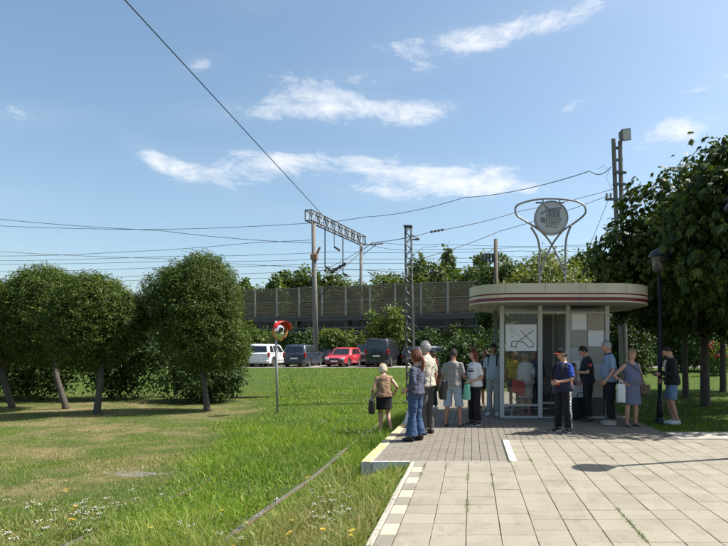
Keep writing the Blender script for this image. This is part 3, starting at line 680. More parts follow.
FT = [(266, 46, 277, 'round'), (285, 30, 273, 'spire'), (302, 46, 264, 'round'), (340, 48, 270, 'round'), (322, 40, 280, 'round'), (386, 54, 262, 'round'), (412, 44, 266, 'round'), (430, 46, 252, 'round'), (448, 36, 249, 'spire'), (466, 48, 254, 'round'), (490, 46, 249, 'round'), (512, 34, 256, 'round'), (244, 30, 280, 'spire'), (220, 40, 288, 'round'), (150, 50, 286, 'round'), (90, 50, 288, 'round'), (25, 50, 286, 'round')]
FL = ['loose round tree over the fence beside the mirror', 'slender pointed tree behind the fence near the mirror', 'tall tree just left of the portal post', 'tree under the portal beam', 'low tree behind the fence under the portal', 'tree just right of the far portal post', 'small tree left of the lattice pole', 'tall tree right of the lattice pole', 'pointed tree between lattice pole and kiosk', 'round tree left of the kiosk roof', 'dark tree beside the wooden pole', 'round tree behind the left end of the kiosk roof', 'pointed tree beside the largest willow', 'tree behind the largest willow crown', 'tree top between the two nearest willows', 'tree behind the second willow', 'tree behind the leftmost willows']
FT += [(252, 40, 284, 'round'), (358, 40, 276, 'round'), (402, 40, 276, 'round'), (444, 44, 264, 'round'), (478, 40, 262, 'round'), (316, 34, 276, 'spire')]
FL += ['low tree over the fence right of the largest willow', 'tree beside the far portal post', 'tree directly behind the lattice pole', 'broad tree behind the pointed tree', 'tree between kiosk roof and wooden pole', 'pointed tree directly behind the near portal post']
for i, (px, wd, yt, kd) in enumerate(FT): far_tree(px, 62 + 2.5 * (i % 3), wd, yt, 80 + i, FL[i], BIRCH, 6500 if 240 < px < 520 else 2200, .40, kd)
far_tree(552, 34, 112, 243, 110, 'pale round willow standing behind the kiosk sign', LIME, 22000, .24, group='trees behind the kiosk', name='willow_tree')
far_tree(600, 38, 70, 240, 111, 'dark tree between the pale willow and the floodlight pole', LILAC, 13000, .30, group='trees behind the kiosk')
far_tree(498, 40, 46, 252, 112, 'dark tree left of the pale willow', LILAC, 6000, .28, group='trees behind the kiosk')
for i, px in enumerate((640, 700, 760, 820)): far_tree(px, 44 + i, 80, 225 + 10 * i, 115 + i, ['dark tree low behind the floodlight pole', 'dark tree at the back of the sunlit lawn', 'dark tree beyond the right edge of the lawn', 'dark tree far out to the right'][i], LILAC, 6000, .36, group='trees at the back of the lawn')
# the chestnuts right of the kiosk
CG = 'chestnut trees on the lawn'
def chestnut(pos, blobs, n, seed, label, r=.14, lean=(0, 0)): return tree('chestnut_tree', label, 'tree', (pos[0], pos[1], ground_z(*pos)), blobs, int(n * 2.3), .17, .38, seed, CHEST, r, BARK, CG, lean, inner=.3, lump=.15, clump=7, csd=.11, fan=5, droop=.45, nlimb=10)
chestnut((7.0, 16.2), [(.2, 0, 4.9, 2.2, 2.3, 2.4), (0, -.6, 2.75, 1.9, 1.3, .7), (-1.6, .2, 2.9, 1.0, 1.0, .7), (-1.6, -.2, 4.2, 1.6, 1.6, 1.3), (-2.5, .1, 4.7, 1.0, 1.1, .9), (-1.2, 0, 5.8, 1.4, 1.4, 1.2), (.6, 0, 6.85, 1.2, 1.3, 1.1), (1.5, -.3, 5.8, 1.7, 1.6, 1.7), (-.5, -.6, 3.4, 1.7, 1.5, .9), (1.2, -.8, 3.4, 1.4, 1.3, .9), (-2.9, 0, 4.0, .7, .8, .6)], 6300, 131, 'chestnut tree with a thick dark trunk beside the young man')
chestnut((6.75, 13.0), [(0, 0, 4.8, 1.9, 2.1, 2.0), (.3, -.3, 2.9, 1.5, 1.3, .8), (-1.75, -.75, 3.95, .75, .7, .75), (-1.1, -.3, 3.7, 1.3, 1.4, 1.0), (-.7, 0, 5.4, 1.2, 1.4, 1.1), (.5, 0, 6.0, 1.3, 1.4, 1.0), (-1.2, -.2, 4.8, 1.2, 1.3, 1.1), (.5, -.6, 3.5, 1.5, 1.4, 1.0)], 5600, 132, 'big chestnut leaning in from the right edge of the picture')
chestnut((7.6, 19.2), [(0, 0, 4.6, 2.2, 2.0, 2.2), (-1.5, 0, 3.8, 1.5, 1.5, 1.2), (1.2, 0, 4.0, 1.6, 1.5, 1.4)], 3400, 133, 'chestnut with a slim trunk behind the young man', .11)
chestnut((10.0, 21.5), [(0, 0, 5, 2.4, 2.2, 2.4), (-1.5, 0, 4, 1.6, 1.5, 1.3), (1.3, 0, 4, 1.6, 1.5, 1.3)], 3000, 134, 'chestnut farther back at the right edge of the lawn', .12)
chestnut((11.5, 17.0), [(0, 0, 5, 2.4, 2.2, 2.4), (-1.5, 0, 4.2, 1.6, 1.5, 1.3)], 2400, 135, 'chestnut standing beyond the right edge', .14)
# ================================================================ KIOSK
WHITE = M('column_white', (.44, .445, .43), .5, var=.09, scale=3, dirt=.5); CREAM = M('fascia_cream', (.50, .455, .33), .5, var=.08, scale=2.5, dirt=.45); MAROON = M('fascia_maroon', (.14, .012, .028), .4, var=.12, scale=3)
SOFFIT = M('soffit', (.30, .295, .275), .7, var=.08, scale=4); GREYW = M('grey_panel', (.17, .175, .175), .6, var=.1, scale=3, dirt=.3); GLASS = glass_mat('kiosk_glass', (.88, .91, .91)); FRAME = M('kiosk_frame', (.38, .385, .38), .5, .0, var=.08, dirt=.2)
KX = 2.085; KY = 13.8; KZB, KZT = 2.72, 3.14; RX, RY = 2.15, 1.78; FY = 13.0; BY = 15.1
kiosk = empty('tram_stop_kiosk', (KX, KY, 0), 0, 'tram stop kiosk with rounded cream and maroon roof and white columns', 'kiosk')
def rr(rx, ry, r, n=14):
    out = []
    for (cx, cy, a0) in ((rx - r, ry - r, 0), (-rx + r, ry - r, 90), (-rx + r, -ry + r, 180), (rx - r, -ry + r, 270)):
        for i in range(n + 1): a = R(a0 + 90 * i / n); out.append((cx + r * math.cos(a), cy + r * math.sin(a)))
    return out
def band(z0, z1, off, name, mat, parent):
    m = MB(); m.prism(rr(RX + off, RY + off, 1.15 + off), z0, z1); return smooth_angle(m.build(name, mat, parent), 30)
roof = band(KZB + .035, KZT - .004, -.05, 'roof', CREAM, kiosk)
for (z0, z1, off, mt, nm) in ((KZT - .215, KZT, 0, CREAM, 'fascia_band'), (KZT - .25, KZT - .2152, -.012, MAROON, 'fascia_stripe'), (KZT - .312, KZT - .2502, 0, CREAM, 'fascia_band'), (KZT - .388, KZT - .3122, -.006, MAROON, 'fascia_stripe'), (KZB, KZT - .3882, .004, CREAM, 'fascia_band')):
    m = MB(); po = rr(RX + off, RY + off, 1.15 + off); pi_ = rr(RX - .045, RY - .045, 1.105); n = len(po)
    vs = [(x, y, z) for z in (z0, z1) for x, y in po] + [(x, y, z) for z in (z0, z1) for x, y in pi_]; fs = []
    for i in range(n): j = (i + 1) % n; fs += [(i, j, n + j, n + i), (2 * n + j, 2 * n + i, 3 * n + i, 3 * n + j), (n + i, n + j, 3 * n + j, 3 * n + i), (j, i, 2 * n + i, 2 * n + j)]
    m.add(vs, fs); smooth_angle(m.build(nm, mt, roof), 30)
for sxm in (-1.35, -.45, .45, 1.35): MB().box((sxm, -RY - .0005, KZT - .1075), (.007, .004, .213)).build('seam', M('seam_dark', (.12, .11, .09), .8), roof)
for i in range(22):                                                     # soffit of narrow boards under the roof
    x = -RX + .12 + i * .19
    if x > RX - .12: break
    r = 1.1; ax = abs(x + .09) + .095; e = RY - .06 if ax < RX - r else RY - .06 - r + math.sqrt(max(.01, r * r - (ax - RX + r) ** 2))
    MB().box((x + .09, 0, KZB + .022), (.182, 2 * e, .02), bev=.004).build('soffit_board', SOFFIT, roof)
def K(x, y, z): return (x - KX, y - KY, z)
COLX = (.72, 1.64, 2.31, 3.25)
for x in COLX: MB().box(K(x, FY, (KZB + .01) / 2 + .003), (.105, .105, KZB - .012), bev=.008).build('column', WHITE, kiosk)
for x in (.66, 2.31, 3.25): MB().box(K(x, BY, (KZB + .01) / 2 + .003), (.12, .105, KZB - .012), bev=.008).build('column', GREYW if x < 1 else WHITE, kiosk)
def rail_bar(x0, x1, y, z, h=.05, d=.05, name='rail', mt=FRAME): return MB().box(K((x0 + x1) / 2, y, z), (x1 - x0, d, h), bev=.004).build(name, mt, kiosk)
for a, b in ((.7725, 1.5875), (1.6925, 2.2575), (2.3625, 3.1975)): rail_bar(a + .001, b - .001, FY, 2.55, .055, .05, 'transom'); 
rail_bar(.774, 1.586, FY, .325, .05, .05, 'mid_rail'); rail_bar(.774, 1.586, FY, .035, .06, .06, 'sill'); rail_bar(2.364, 3.196, FY, .035, .06, .06, 'sill')
rail_bar(1.695, 2.255, FY, .025, .03, .06, 'threshold'); rail_bar(1.695, 2.255, FY + .55, .325, .05, .04, 'bench_rail')
def pane(x0, x1, z0, z1, y=FY, name='pane', mt=GLASS, d=.008): return MB().box(K((x0 + x1) / 2, y, (z0 + z1) / 2), (x1 - x0, d, z1 - z0)).build(name, mt, kiosk)
pane(.775, 1.585, .352, 2.52); pane(.775, 1.585, .068, .298); 
for a, b in ((.775, 1.585), (1.695, 2.255), (2.365, 3.195)): pane(a, b, 2.58, KZB - .006)
# chequered infill panels of the ticket room
PW = M('panel_white', (.40, .415, .42), .55, var=.06, dirt=.25); PB = M('panel_beige', (.33, .30, .25), .55, var=.06, dirt=.25)
xs = [2.365, 2.78, 3.195]; zs = [.068, .50, .92, 1.34, 1.72, 2.10, 2.52]
for i in range(2):
    for j in range(6): MB().box(K((xs[i] + xs[i + 1]) / 2, FY + .004, (zs[j] + zs[j + 1]) / 2), (xs[i + 1] - xs[i] - .006, .03, zs[j + 1] - zs[j] - .006), bev=.003).build('wall_panel', (PW if (i + j) % 2 else PB) if j > 0 else M('panel_dark', (.06, .06, .065), .5), kiosk)
ys = [FY + .06, FY + .72, FY + 1.38, BY - .06]; z6 = [.03, .62, 1.25, 1.88, 2.60]
for i in range(3):
    for j in range(4): MB().box(K(3.25, (ys[i] + ys[i + 1]) / 2, (z6[j] + z6[j + 1]) / 2), (.03, ys[i + 1] - ys[i] - .006, z6[j + 1] - z6[j] - .006), bev=.003).build('wall_panel', PW if (i + j) % 2 else PB, kiosk)
xs2 = [1.30, 1.80, 2.255, 2.365, 2.78, 3.195]
for i in range(5):
    for j in range(3): 
        if i == 2: continue
        zz = [.03, .9, 1.75, 2.60]; MB().box(K((xs2[i] + xs2[i + 1]) / 2, BY, (zz[j] + zz[j + 1]) / 2), (xs2[i + 1] - xs2[i] - .006, .03, zz[j + 1] - zz[j] - .006), bev=.003).build('back_panel', GREYW, kiosk)
for j in range(4): MB().box(K(2.31, (FY + BY) / 2, (z6[j] + z6[j + 1]) / 2), (.03, BY - FY - .12, z6[j + 1] - z6[j] - .006), bev=.003).build('partition_panel', GREYW, kiosk)
# bench along the back
bn = empty('bench', (1.78, BY - .25, 0), 0, 'slatted bench along the inner wall of the kiosk', 'bench')
for i in range(3): MB().box((0, -.12 + i * .12, .44), (.92, .10, .03), bev=.005).build('slat', M('bench_wood', (.16, .10, .06), .6, var=.3), bn)
for sx in (-.38, .38): MB().box((sx, 0, .212), (.05, .32, .424), bev=.004).build('leg', GREYW, bn)
# paper notices on the panels and the route map behind the glass
PAPER = M('paper', (.66, .67, .66), .7, var=.04, scale=5)
mp = empty('map_board', (1.15, FY - .015, 0), 0, 'white route map with grey streets on the kiosk glass', 'map'); Z = lambda py: EYE + (HY - py) / FPX * FY; XX = lambda px: (px - CX) / FPX * FY - 1.15
MB().box(((XX(505.5) + XX(536.5)) / 2, 0, (Z(324.5) + Z(351)) / 2), (XX(536.5) - XX(505.5), .008, Z(324.5) - Z(351)), bev=.002).build('sheet', PAPER, mp)
LINE = M('map_line', (.16, .11, .11), .7, var=.1); LITE = M('map_grey', (.30, .30, .30), .7, var=.1)
def stroke(m, pts, wd, y): 
    for a, b in zip(pts[:-1], pts[1:]):
        A, B_ = Vector((XX(a[0]), 0, Z(a[1]))), Vector((XX(b[0]), 0, Z(b[1]))); d = (B_ - A).normalized(); s = Vector((-d.z, 0, d.x)) * wd / 2; A -= d * wd * .3; B_ += d * wd * .3
        m.add([(p.x, y, p.z) for p in (A - s, B_ - s, B_ + s, A + s)], [(0, 1, 2, 3)])
def ZQ(x, y): return (470 + x / 3.64, 290 + y / 3.64)
m = MB()
for pts in ([(152, 188), (178, 186), (232, 146)], [(184, 148), (216, 180), (232, 196), (230, 206), (212, 208), (196, 190), (178, 188)], [(152, 188), (150, 205), (168, 208), (172, 190)]): stroke(m, [ZQ(*p) for p in pts], .020, -.0052)
m.build('route_line', LINE, mp, fix=False)
m = MB()
for i in range(7): stroke(m, [ZQ(142, 133 + i * 4), ZQ(142 + (18 + 7 * (i % 3)), 133 + i * 4)], .006, -.0052)
stroke(m, [ZQ(140, 178), ZQ(175, 160), ZQ(200, 200)], .008, -.0048); stroke(m, [ZQ(140, 210), ZQ(200, 212)], .006, -.0052); stroke(m, [ZQ(190, 138), ZQ(236, 170)], .008, -.0049); stroke(m, [ZQ(205, 140), ZQ(225, 138)], .012, -.0053); stroke(m, [ZQ(160, 178), ZQ(150, 165), ZQ(165, 150)], .007, -.0046)
m.build('street_line', LITE, mp, fix=False)
for (px0, py0, px1, py1, lab) in ((571.5, 314, 586, 329.5, 'blank white notice at the top of the ticket room wall'), (588, 330.5, 603.5, 346.5, 'blank white notice beside the grey-haired man'), (573, 361, 580, 385, 'narrow paper notice beside the guard')):
    o = MB().box((0, 0, 0), ((px1 - px0) / FPX * FY, .004, (py1 - py0) / FPX * FY)).build('paper_notice', PAPER); o.location = ((px0 + px1 - 2 * CX) / 2 / FPX * FY, FY - .018, Z((py0 + py1) / 2)); tag(o, lab, 'notice')
# ---- round tram sign on the roof
SY = 13.2; TUBE = M('sign_steel', (.19, .195, .20), .45, .5, var=.1); sg = empty('tram_stop_sign', P(552, 283, SY) * Vector((1, 1, 1)) if False else ((552 - CX) / FPX * SY, SY, KZT), 0, 'round grey tram emblem on a bent tube frame above the kiosk roof', 'sign')
def Q(px, py, dy=0): k = SY / FPX; return Vector(((px - 552) * k, dy, EYE + (HY - py) * k - KZT))
def spline(ctrl, n=8):
    out = []; c = [ctrl[0]] + list(ctrl) + [ctrl[-1]]
    for i in range(1, len(c) - 2):
        for k in range(n):
            t = k / n; p0, p1, p2, p3 = c[i - 1], c[i], c[i + 1], c[i + 2]
            out.append(.5 * ((2 * p1) + (p2 - p0) * t + (2 * p0 - 5 * p1 + 4 * p2 - p3) * t * t + (3 * p1 - p0 - 3 * p2 + p3) * t ** 3))
    out.append(ctrl[-1]); return out
z0q = HY - (KZT - EYE) * FPX / SY
loop = [(563.2, 272), (560, 262), (552, 245), (541.5, 232), (527, 222), (518, 216.5), (515.3, 211), (517, 205.5), (526, 201.8), (538, 199.3), (552, 198.3), (566, 199.3), (577, 201.2), (584, 205), (586, 211), (583, 216), (574, 223), (562.5, 231), (552, 245), (544, 262), (541.5, 272)]
MB().tube(spline([Q(*p, 0.0 if i < 10 else .03) for i, p in enumerate(loop)]), .024, 8).build('tube_frame', TUBE, sg, smooth=True)
for pts in ([(539.7, z0q + .3), (539.7, 262), (539.5, 248), (537, 237), (531, 227)], [(565.6, z0q + .3), (565.5, 262), (565.5, 248), (567, 236), (571, 225.5)]): MB().tube(spline([Q(*p, .015) for p in pts]), .026, 8).build('post', TUBE, sg, smooth=True)
for px, py in ((541.2, 272.5), (564, 272.5)): MB().box(Q(px, py), (.05, .06, .06), bev=.006).build('clamp', TUBE, sg)
MB().box(Q(550, 202.7), (.70, .04, .035), bev=.004).build('crossbar', TUBE, sg)
for px in (543, 559.5): MB().box(Q(px, 200.8), (.03, .03, .08)).build('hanger', TUBE, sg)
dc = Q(551, 218.2); DISC = M('disc_metal', (.36, .38, .38), .45, .2, var=.06, scale=4, dirt=.2); DK = M('disc_dark', (.20, .21, .22), .5, .2, var=.1)
def disc(rad, y0, y1, name, mt, par, n=48): m = MB(); m.prism([(rad * math.cos(2 * math.pi * i / n), rad * math.sin(2 * math.pi * i / n)) for i in range(n)], y0, y1, lambda u, v, q: (dc.x + u, dc.y + q, dc.z + v)); return smooth_angle(m.build(name, mt, par), 40)
D_ = disc(.385, -.07, .07, 'disc', DISC, sg)
m = MB(); n = 48
for i in range(n):
    a, b = 2 * math.pi * i / n, 2 * math.pi * (i + 1) / n; q = []
    for (r, y) in ((.386, -.085), (.412, -.085), (.412, .085), (.386, .085)): q += [(dc.x + r * math.cos(a), y, dc.z + r * math.sin(a)), (dc.x + r * math.cos(b), y, dc.z + r * math.sin(b))]
    m.add(q, [(0, 1, 3, 2), (2, 3, 5, 4), (4, 5, 7, 6)])
m.build('rim', DK, D_)
m = MB()                                                                 # old tram drawn in raised lines
def T(x, y): return (dc.x + (x - 223) / 5.456 * SY / FPX, dc.z - (y - 152) / 5.456 * SY / FPX)
def st(pts, wd=.016):
    for a, b in zip(pts[:-1], pts[1:]):
        A, B_ = Vector((T(*a)[0], 0, T(*a)[1])), Vector((T(*b)[0], 0, T(*b)[1])); d = (B_ - A).normalized(); s = Vector((-d.z, 0, d.x)) * wd / 2
        q = [A - s, B_ - s, B_ + s, A + s]; m.add([(p.x, y, p.z) for y in (-.0685, -.078) for p in q], [(4, 5, 6, 7), (0, 1, 5, 4), (1, 2, 6, 5), (2, 3, 7, 6), (3, 0, 4, 7)])
def fill(pts): q = [T(*p) for p in pts]; m.prism(q, -.0685, -.075, lambda u, v, s_: (u, s_, v))
fill([(163, 128), (205, 104), (278, 96), (276, 104), (206, 114), (166, 136)]); st([(182, 84), (196, 104)]); st([(192, 90), (204, 104)])
fill([(164, 150), (190, 154), (190, 184), (166, 178)]); st([(198, 118), (198, 196)], .024)
for x0 in (206, 228, 250): 
    fill([(x0, 112), (x0 + 18, 109), (x0 + 18, 150), (x0, 152)])
st([(204, 158), (276, 156)], .012)
for yy in (166, 175, 184, 192): st([(206, yy), (280 - (yy - 166) * .7, yy - 3)], .013)
st([(188, 200), (258, 205)], .02); fill([(222, 176), (238, 175), (238, 184), (222, 185)])
m.build('tram_relief', M('relief_dark', (.13, .14, .15), .55, .1, var=.1), D_, fix=False)
# small blue lamp housing on the roof behind the frame
bl = empty('roof_beacon', ((553 - CX) / FPX * 14.2, 14.2, KZT), 0, 'small blue beacon box on the kiosk roof', 'beacon')
MB().box((0, 0, .05), (.22, .18, .10), bev=.01).build('base', DK, bl); MB().rings([(0, 0, .10, .09, .09), (0, 0, .16, .08, .08), (0, 0, .2, .03, .03)], 12).build('dome', M('beacon_blue', (.03, .05, .14), .3), bl, smooth=True)
# ================================================================ POLES, WIRES, RAILWAY, MIRROR, LAMPS
GALV = M('galvanised', (.115, .118, .118), .55, .35, var=.18, scale=4, dirt=.3); CONCP = M('pole_concrete', (.165, .158, .145), .85, var=.15, scale=3, dirt=.4); DKST = M('dark_steel', (.055, .055, .06), .5, .4, var=.25); WIRE = M('wire', (.03, .03, .033), .6, .2, var=.1); WOOD = M('pole_wood', (.11, .09, .07), .9, var=.3, scale=6)
def lattice(mb, base, top, w0, w1, bays=14, leg=.03, brace=.016):
    base, top = Vector(base), Vector(top)
    def c(t, sx, sy): k = (w0 + (w1 - w0) * t) / 2; p = base.lerp(top, t); return p + Vector((sx * k, sy * k, 0))
    for sx, sy in ((1, 1), (1, -1), (-1, 1), (-1, -1)): mb.tube([c(0, sx, sy), c(1, sx, sy)], leg, 4)
    for i in range(bays):
        a, b = i / bays, (i + 1) / bays; f = 1 if i % 2 else -1
        for s in (1, -1): mb.tube([c(a, -f, s), c(b, f, s)], brace, 4); mb.tube([c(a, s, -f), c(b, s, f)], brace, 4)
def insulator(mb, a, b, r=.07):
    a, b = Vector(a), Vector(b); n = 9; mb.tube([a.lerp(b, i / (n - 1)) for i in range(n)], [r if i % 2 else r * .45 for i in range(n)], 8)
# ---- lattice pole by the track
ly = 19.0; lb = Vector(((411 - CX) / FPX * ly, ly, ground_z((411 - CX) / FPX * ly, ly)))
lp = empty('lattice_pole', lb, 0, 'slim steel lattice pole standing between the black van and the queue', 'pole'); h = EYE + (HY - 226) / FPX * ly - lb.z
m = MB(); lattice(m, (0, 0, 0), (-.1, 0, h), .27, .20, 30, .022, .013); m.build('lattice', GALV, lp)
m = MB(); m.box((-.1, 0, h - .02), (.30, .30, .05), bev=.005); m.build('cap', GALV, lp)
m = MB(); m.tube([(.0, 0, h - .48), (.30, 0, h - .46)], .022, 6); m.tube([(.0, 0, h - .30), (.30, 0, h - .46)], .014, 6); insulator(m, (.12, 0, h - .47), (.30, 0, h - .46), .055); m.build('bracket', DKST, lp)
MB().tube([(.155, -.05, 0), (.08, -.05, h - 2.6), (.05, -.02, h - 2.4)], .03, 7).build('stay_pipe', GALV, lp)
MB().box((0, 0, -.05), (.5, .5, .3), bev=.02).build('footing', CONCP, lp)
# ---- railway portal
p0 = P(315, 336, 44); p0.z = ground_z(p0.x, 44); p1 = Vector((P(361, 330, 53.7).x, 53.7, 2.2)); zt = EYE + (HY - 217) / FPX * 44
po = empty('railway_portal', p0, 0, 'railway catenary portal with a lattice beam on two tall posts', 'portal')
a = Vector((0, 0, 0)); b = p1 - p0; H0 = zt - p0.z; H1 = EYE + (HY - 240) / FPX * 53.7 - p0.z
MB().tube([(0.08, 0, -.2), (-.12, 0, H0 - .3)], [.23, .17], 14).build('post', CONCP, po, smooth=True)
MB().tube([(b.x, b.y, b.z), (b.x, b.y, H1 - .4)], [.19, .14], 14).build('post', CONCP, po, smooth=True)
m = MB(); A = Vector((-.35, -.6, H0)); B_ = Vector((b.x + .1, b.y + .4, H1)); bays = 16; ax = (B_ - A).normalized(); s = Vector((0, 0, 1)).cross(ax).normalized() * .28; u = Vector((0, 0, .42))
for so_ in (s, -s):
    for uo in (u, -u): m.tube([A + so_ + uo, B_ + so_ + uo], .055, 4)
for i in range(bays):
    q0, q1 = A.lerp(B_, i / bays), A.lerp(B_, (i + 1) / bays); f = 1 if i % 2 else -1
    for so_ in (s, -s): m.tube([q0 + so_ + u * f, q1 + so_ - u * f], .032, 4); m.tube([q0 + so_ + u, q0 + so_ - u], .026, 4)
    for uo in (u, -u): m.tube([q0 + s * f + uo, q1 - s * f + uo], .026, 4)
for e in (A, B_): m.tube([e + s + u, e - s + u], .05, 4); m.tube([e + s - u, e - s - u], .05, 4); m.tube([e + s + u, e + s - u], .05, 4); m.tube([e - s + u, e - s - u], .05, 4)
m.build('lattice_beam', GALV, po)
for t, l in ((.26, 3.3), (.58, 3.4), (.42, 1.3)):                         # hanging droppers with insulators
    q = A.lerp(B_, t) - u; m = MB(); m.tube([q, q - Vector((0, 0, l))], .05 if l > 2 else .03, 6); insulator(m, q - Vector((0, 0, l)), q - Vector((-.5, 0, l + .35)), .12); m.build('dropper', DKST, po)
m = MB(); q = Vector((b.x + .1, b.y, H1 - .5)); m.tube([q, q + Vector((2.1, 0, .15))], .05, 6); m.tube([q - Vector((0, 0, 1)), q + Vector((1.5, 0, .1))], .035, 6); insulator(m, q + Vector((.9, 0, .07)), q + Vector((1.5, 0, .12)), .12); insulator(m, q + Vector((1.6, 0, .12)), q + Vector((2.1, 0, .15)), .1); m.build('bracket_arm', DKST, po)
m = MB(); q = Vector((b.x, b.y, H1 - 5.6)); m.tube([q, q + Vector((-1.2, 0, .8))], .05, 6); insulator(m, q + Vector((-.5, 0, .35)), q + Vector((-1.2, 0, .8)), .12); m.tube([q, q + Vector((.7, 0, 1.1))], .04, 6); insulator(m, q + Vector((.2, 0, .3)), q + Vector((.6, 0, .95)), .15); m.build('bracket_arm', DKST, po)
SWB = M('switch_brown', (.22, .13, .09), .7); m = MB(); q = Vector((0, -.2, H0 - 3.3)); m.box(q, (.55, .4, .5), bev=.05); m.tube([q + Vector((.1, 0, 0)), q + Vector((.45, 0, .8))], .09, 7); m.build('switch_box', SWB, po); m = MB(); insulator(m, q + Vector((-.1, 0, -1.4)), q + Vector((-.45, 0, -1.2)), .11); m.build('insulator', SWB, po)
# ---- floodlight pole right of the kiosk
fy = 25.0; fb = gpos(622, fy); fl = empty('floodlight_pole', fb, 0, 'twin post pole with crossarms and a floodlight above the trees', 'pole'); k = fy / FPX; X_ = lambda px: (px - 622) * k; Zf = lambda py: EYE + (HY - py) * k - fb.z
for px0, px1, yt in ((622.5, 613.4, 139), (626, 620.0, 141)): MB().tube([(X_(px0), 0, -.1), (X_(px1), 0, Zf(yt))], [.11, .10], 8).build('post', CONCP, fl)
m = MB()
for py in (148, 160, 172, 184): m.box((X_(617.5 + (py - 148) * .03), 0, Zf(py)), (.42, .14, .09))
m.build('crosspiece', GALV, fl)
for py, l, r in ((173.5, 612, 625.5), (185, 612, 625.5), (200, 604.5, 640)): MB().box(((X_(l) + X_(r)) / 2, -.12, Zf(py)), (X_(r) - X_(l), .10, .10)).build('crossarm', GALV, fl)
m = MB()
for px in (606, 610, 630, 636): insulator(m, (X_(px), -.12, Zf(200) + .04), (X_(px), -.12, Zf(200) + .28), .06)
m.build('insulator', M('porcelain', (.4, .36, .3), .3), fl)
m = MB(); m.add([(x, y, z) for (x, y, z) in ((-.24, -.3, -.26), (.24, -.3, -.26), (.24, -.3, .26), (-.24, -.3, .26), (-.12, .12, -.14), (.12, .12, -.14), (.12, .12, .14), (-.12, .12, .14))], [(0, 1, 2, 3), (7, 6, 5, 4), (0, 4, 5, 1), (1, 5, 6, 2), (2, 6, 7, 3), (3, 7, 4, 0)]); fo = m.build('floodlight', GALV, fl); fo.location = (X_(621.8), -.1, Zf(136.5)); fo.rotation_euler = (R(12), R(-14), R(20))
MB().box((0, -.302, 0), (.40, .012, .44)).build('lens', M('flood_lens', (.42, .44, .44), .25, var=.1), fo)
MB().tube([(X_(619), 0, Zf(147)), (X_(621), -.05, Zf(140))], .04, 6).build('floodlight_arm', GALV, fl)
# ---- wooden pole behind the kiosk
wp = gpos(496.5, 36); wd = empty('wooden_pole', wp, 0, 'dark wooden pole behind the kiosk with a small transformer', 'pole'); hz = EYE + (HY - 239) / FPX * 36 - wp.z
MB().tube([(0, 0, -.1), (-.05, 0, hz)], [.17, .13], 9).build('post', WOOD, wd, smooth=True)
m = MB(); m.box((-.35, 0, hz - 1.0), (.9, .08, .08))
for i in range(4): m.tube([(-.9 + i * .22, 0, hz - 1.55), (-.9 + i * .22, 0, hz - 1.05)], .085, 8)
m.build('transformer', DKST, wd)
# ---- traffic mirror
my = 15.9; mb_ = gpos(277.5, my); mi = empty('convex_mirror', mb_, 0, 'round convex traffic mirror with a red hood on a thin grey pole', 'mirror'); k = my / FPX
MB().tube([(0, 0, -.1), (-.05, 0, EYE + (HY - 321) * k - mb_.z)], .036, 10).build('pole', M('mirror_pole', (.32, .33, .33), .5, .3), mi, smooth=True)
face = empty('tmp') ; bpy.data.objects.remove(face)
mc = Vector((.12, -.10, EYE + (HY - 331) * k - mb_.z)); ROT = Matrix.Rotation(R(64), 3, 'Z') @ Matrix.Rotation(R(6), 3, 'X')
def lathe(mb, prof, n=40, half=None):
    vs = []; fs = []; m_ = len(prof)
    a0, a1 = half if half else (0, 2 * math.pi); nn = n if half else n; cols = n + 1 if half else n
    for j in range(cols):
        a = a0 + (a1 - a0) * j / n
        for (r, y) in prof: vs.append(mc + ROT @ (Vector((r * math.cos(a), y, r * math.sin(a))) * .86))
    for j in range(n):
        j2 = (j + 1) % cols
        for i in range(m_ - 1): fs.append((j * m_ + i, j2 * m_ + i, j2 * m_ + i + 1, j * m_ + i + 1))
    mb.add(vs, fs)
MIR = Nd('mirror_chrome'); MIR.b.inputs['Metallic'].default_value = 1; MIR.b.inputs['Roughness'].default_value = .06; MIR.b.inputs['Base Color'].default_value = (.78, .8, .8, 1)
m = MB(); lathe(m, [(.001, -.11), (.09, -.10), (.17, -.075), (.24, -.035), (.285, .0)]); m.build('mirror_dome', MIR.mat, mi, smooth=True)
m = MB(); lathe(m, [(.28, -.012), (.325, -.02), (.335, .0), (.325, .03), (.2, .06), (.001, .07)]); m.build('frame', M('mirror_frame', (.55, .18, .07), .5, var=.15), mi, smooth=True)
m = MB(); lathe(m, [(.336, .03), (.345, -.05), (.352, -.19), (.346, -.19), (.338, -.05), (.330, .03)], 24, (R(12), R(168))); m.build('hood', M('hood_red', (.70, .035, .02), .4, var=.08), mi, smooth=True)
m = MB(); m.tube([mc + ROT @ Vector((0, .06, 0)), Vector((-.045, 0, mc.z))], .02, 8); m.build('bracket', GALV, mi)
# ---- street lamps beside the lawn
LAMPM = M('lamp_dark', (.018, .02, .025), .45, .3, var=.2); LG = M('lamp_glass', (.05, .052, .055), .3, var=.05)
def lamp(x, y, h, label):
    t = empty('street_lamp', (x, y, -.03), 0, label, 'lamp', 'dark lamp posts beside the lawn'); MB().tube([(0, 0, 0), (0, 0, .5), (0, 0, .52), (0, 0, h - .45)], [.075, .07, .05, .045], 12).build('post', LAMPM, t, smooth=True)
    MB().rings([(0, 0, 0, .14, .14), (0, 0, .05, .13, .13), (0, 0, .14, .085, .085)], 14).build('base', LAMPM, t)
    MB().rings([(0, 0, h - .45, .07, .07), (0, 0, h - .42, .15, .15), (0, 0, h - .12, .2, .2), (0, 0, h - .10, .2, .2)], 16).build('globe', LG, t, smooth=True)
    MB().rings([(0, 0, h - .10, .27, .27), (0, 0, h - .07, .26, .26), (0, 0, h + .02, .19, .19), (0, 0, h + .08, .09, .09), (0, 0, h + .13, .03, .03)], 20).build('hood', LAMPM, t, smooth=True); return t
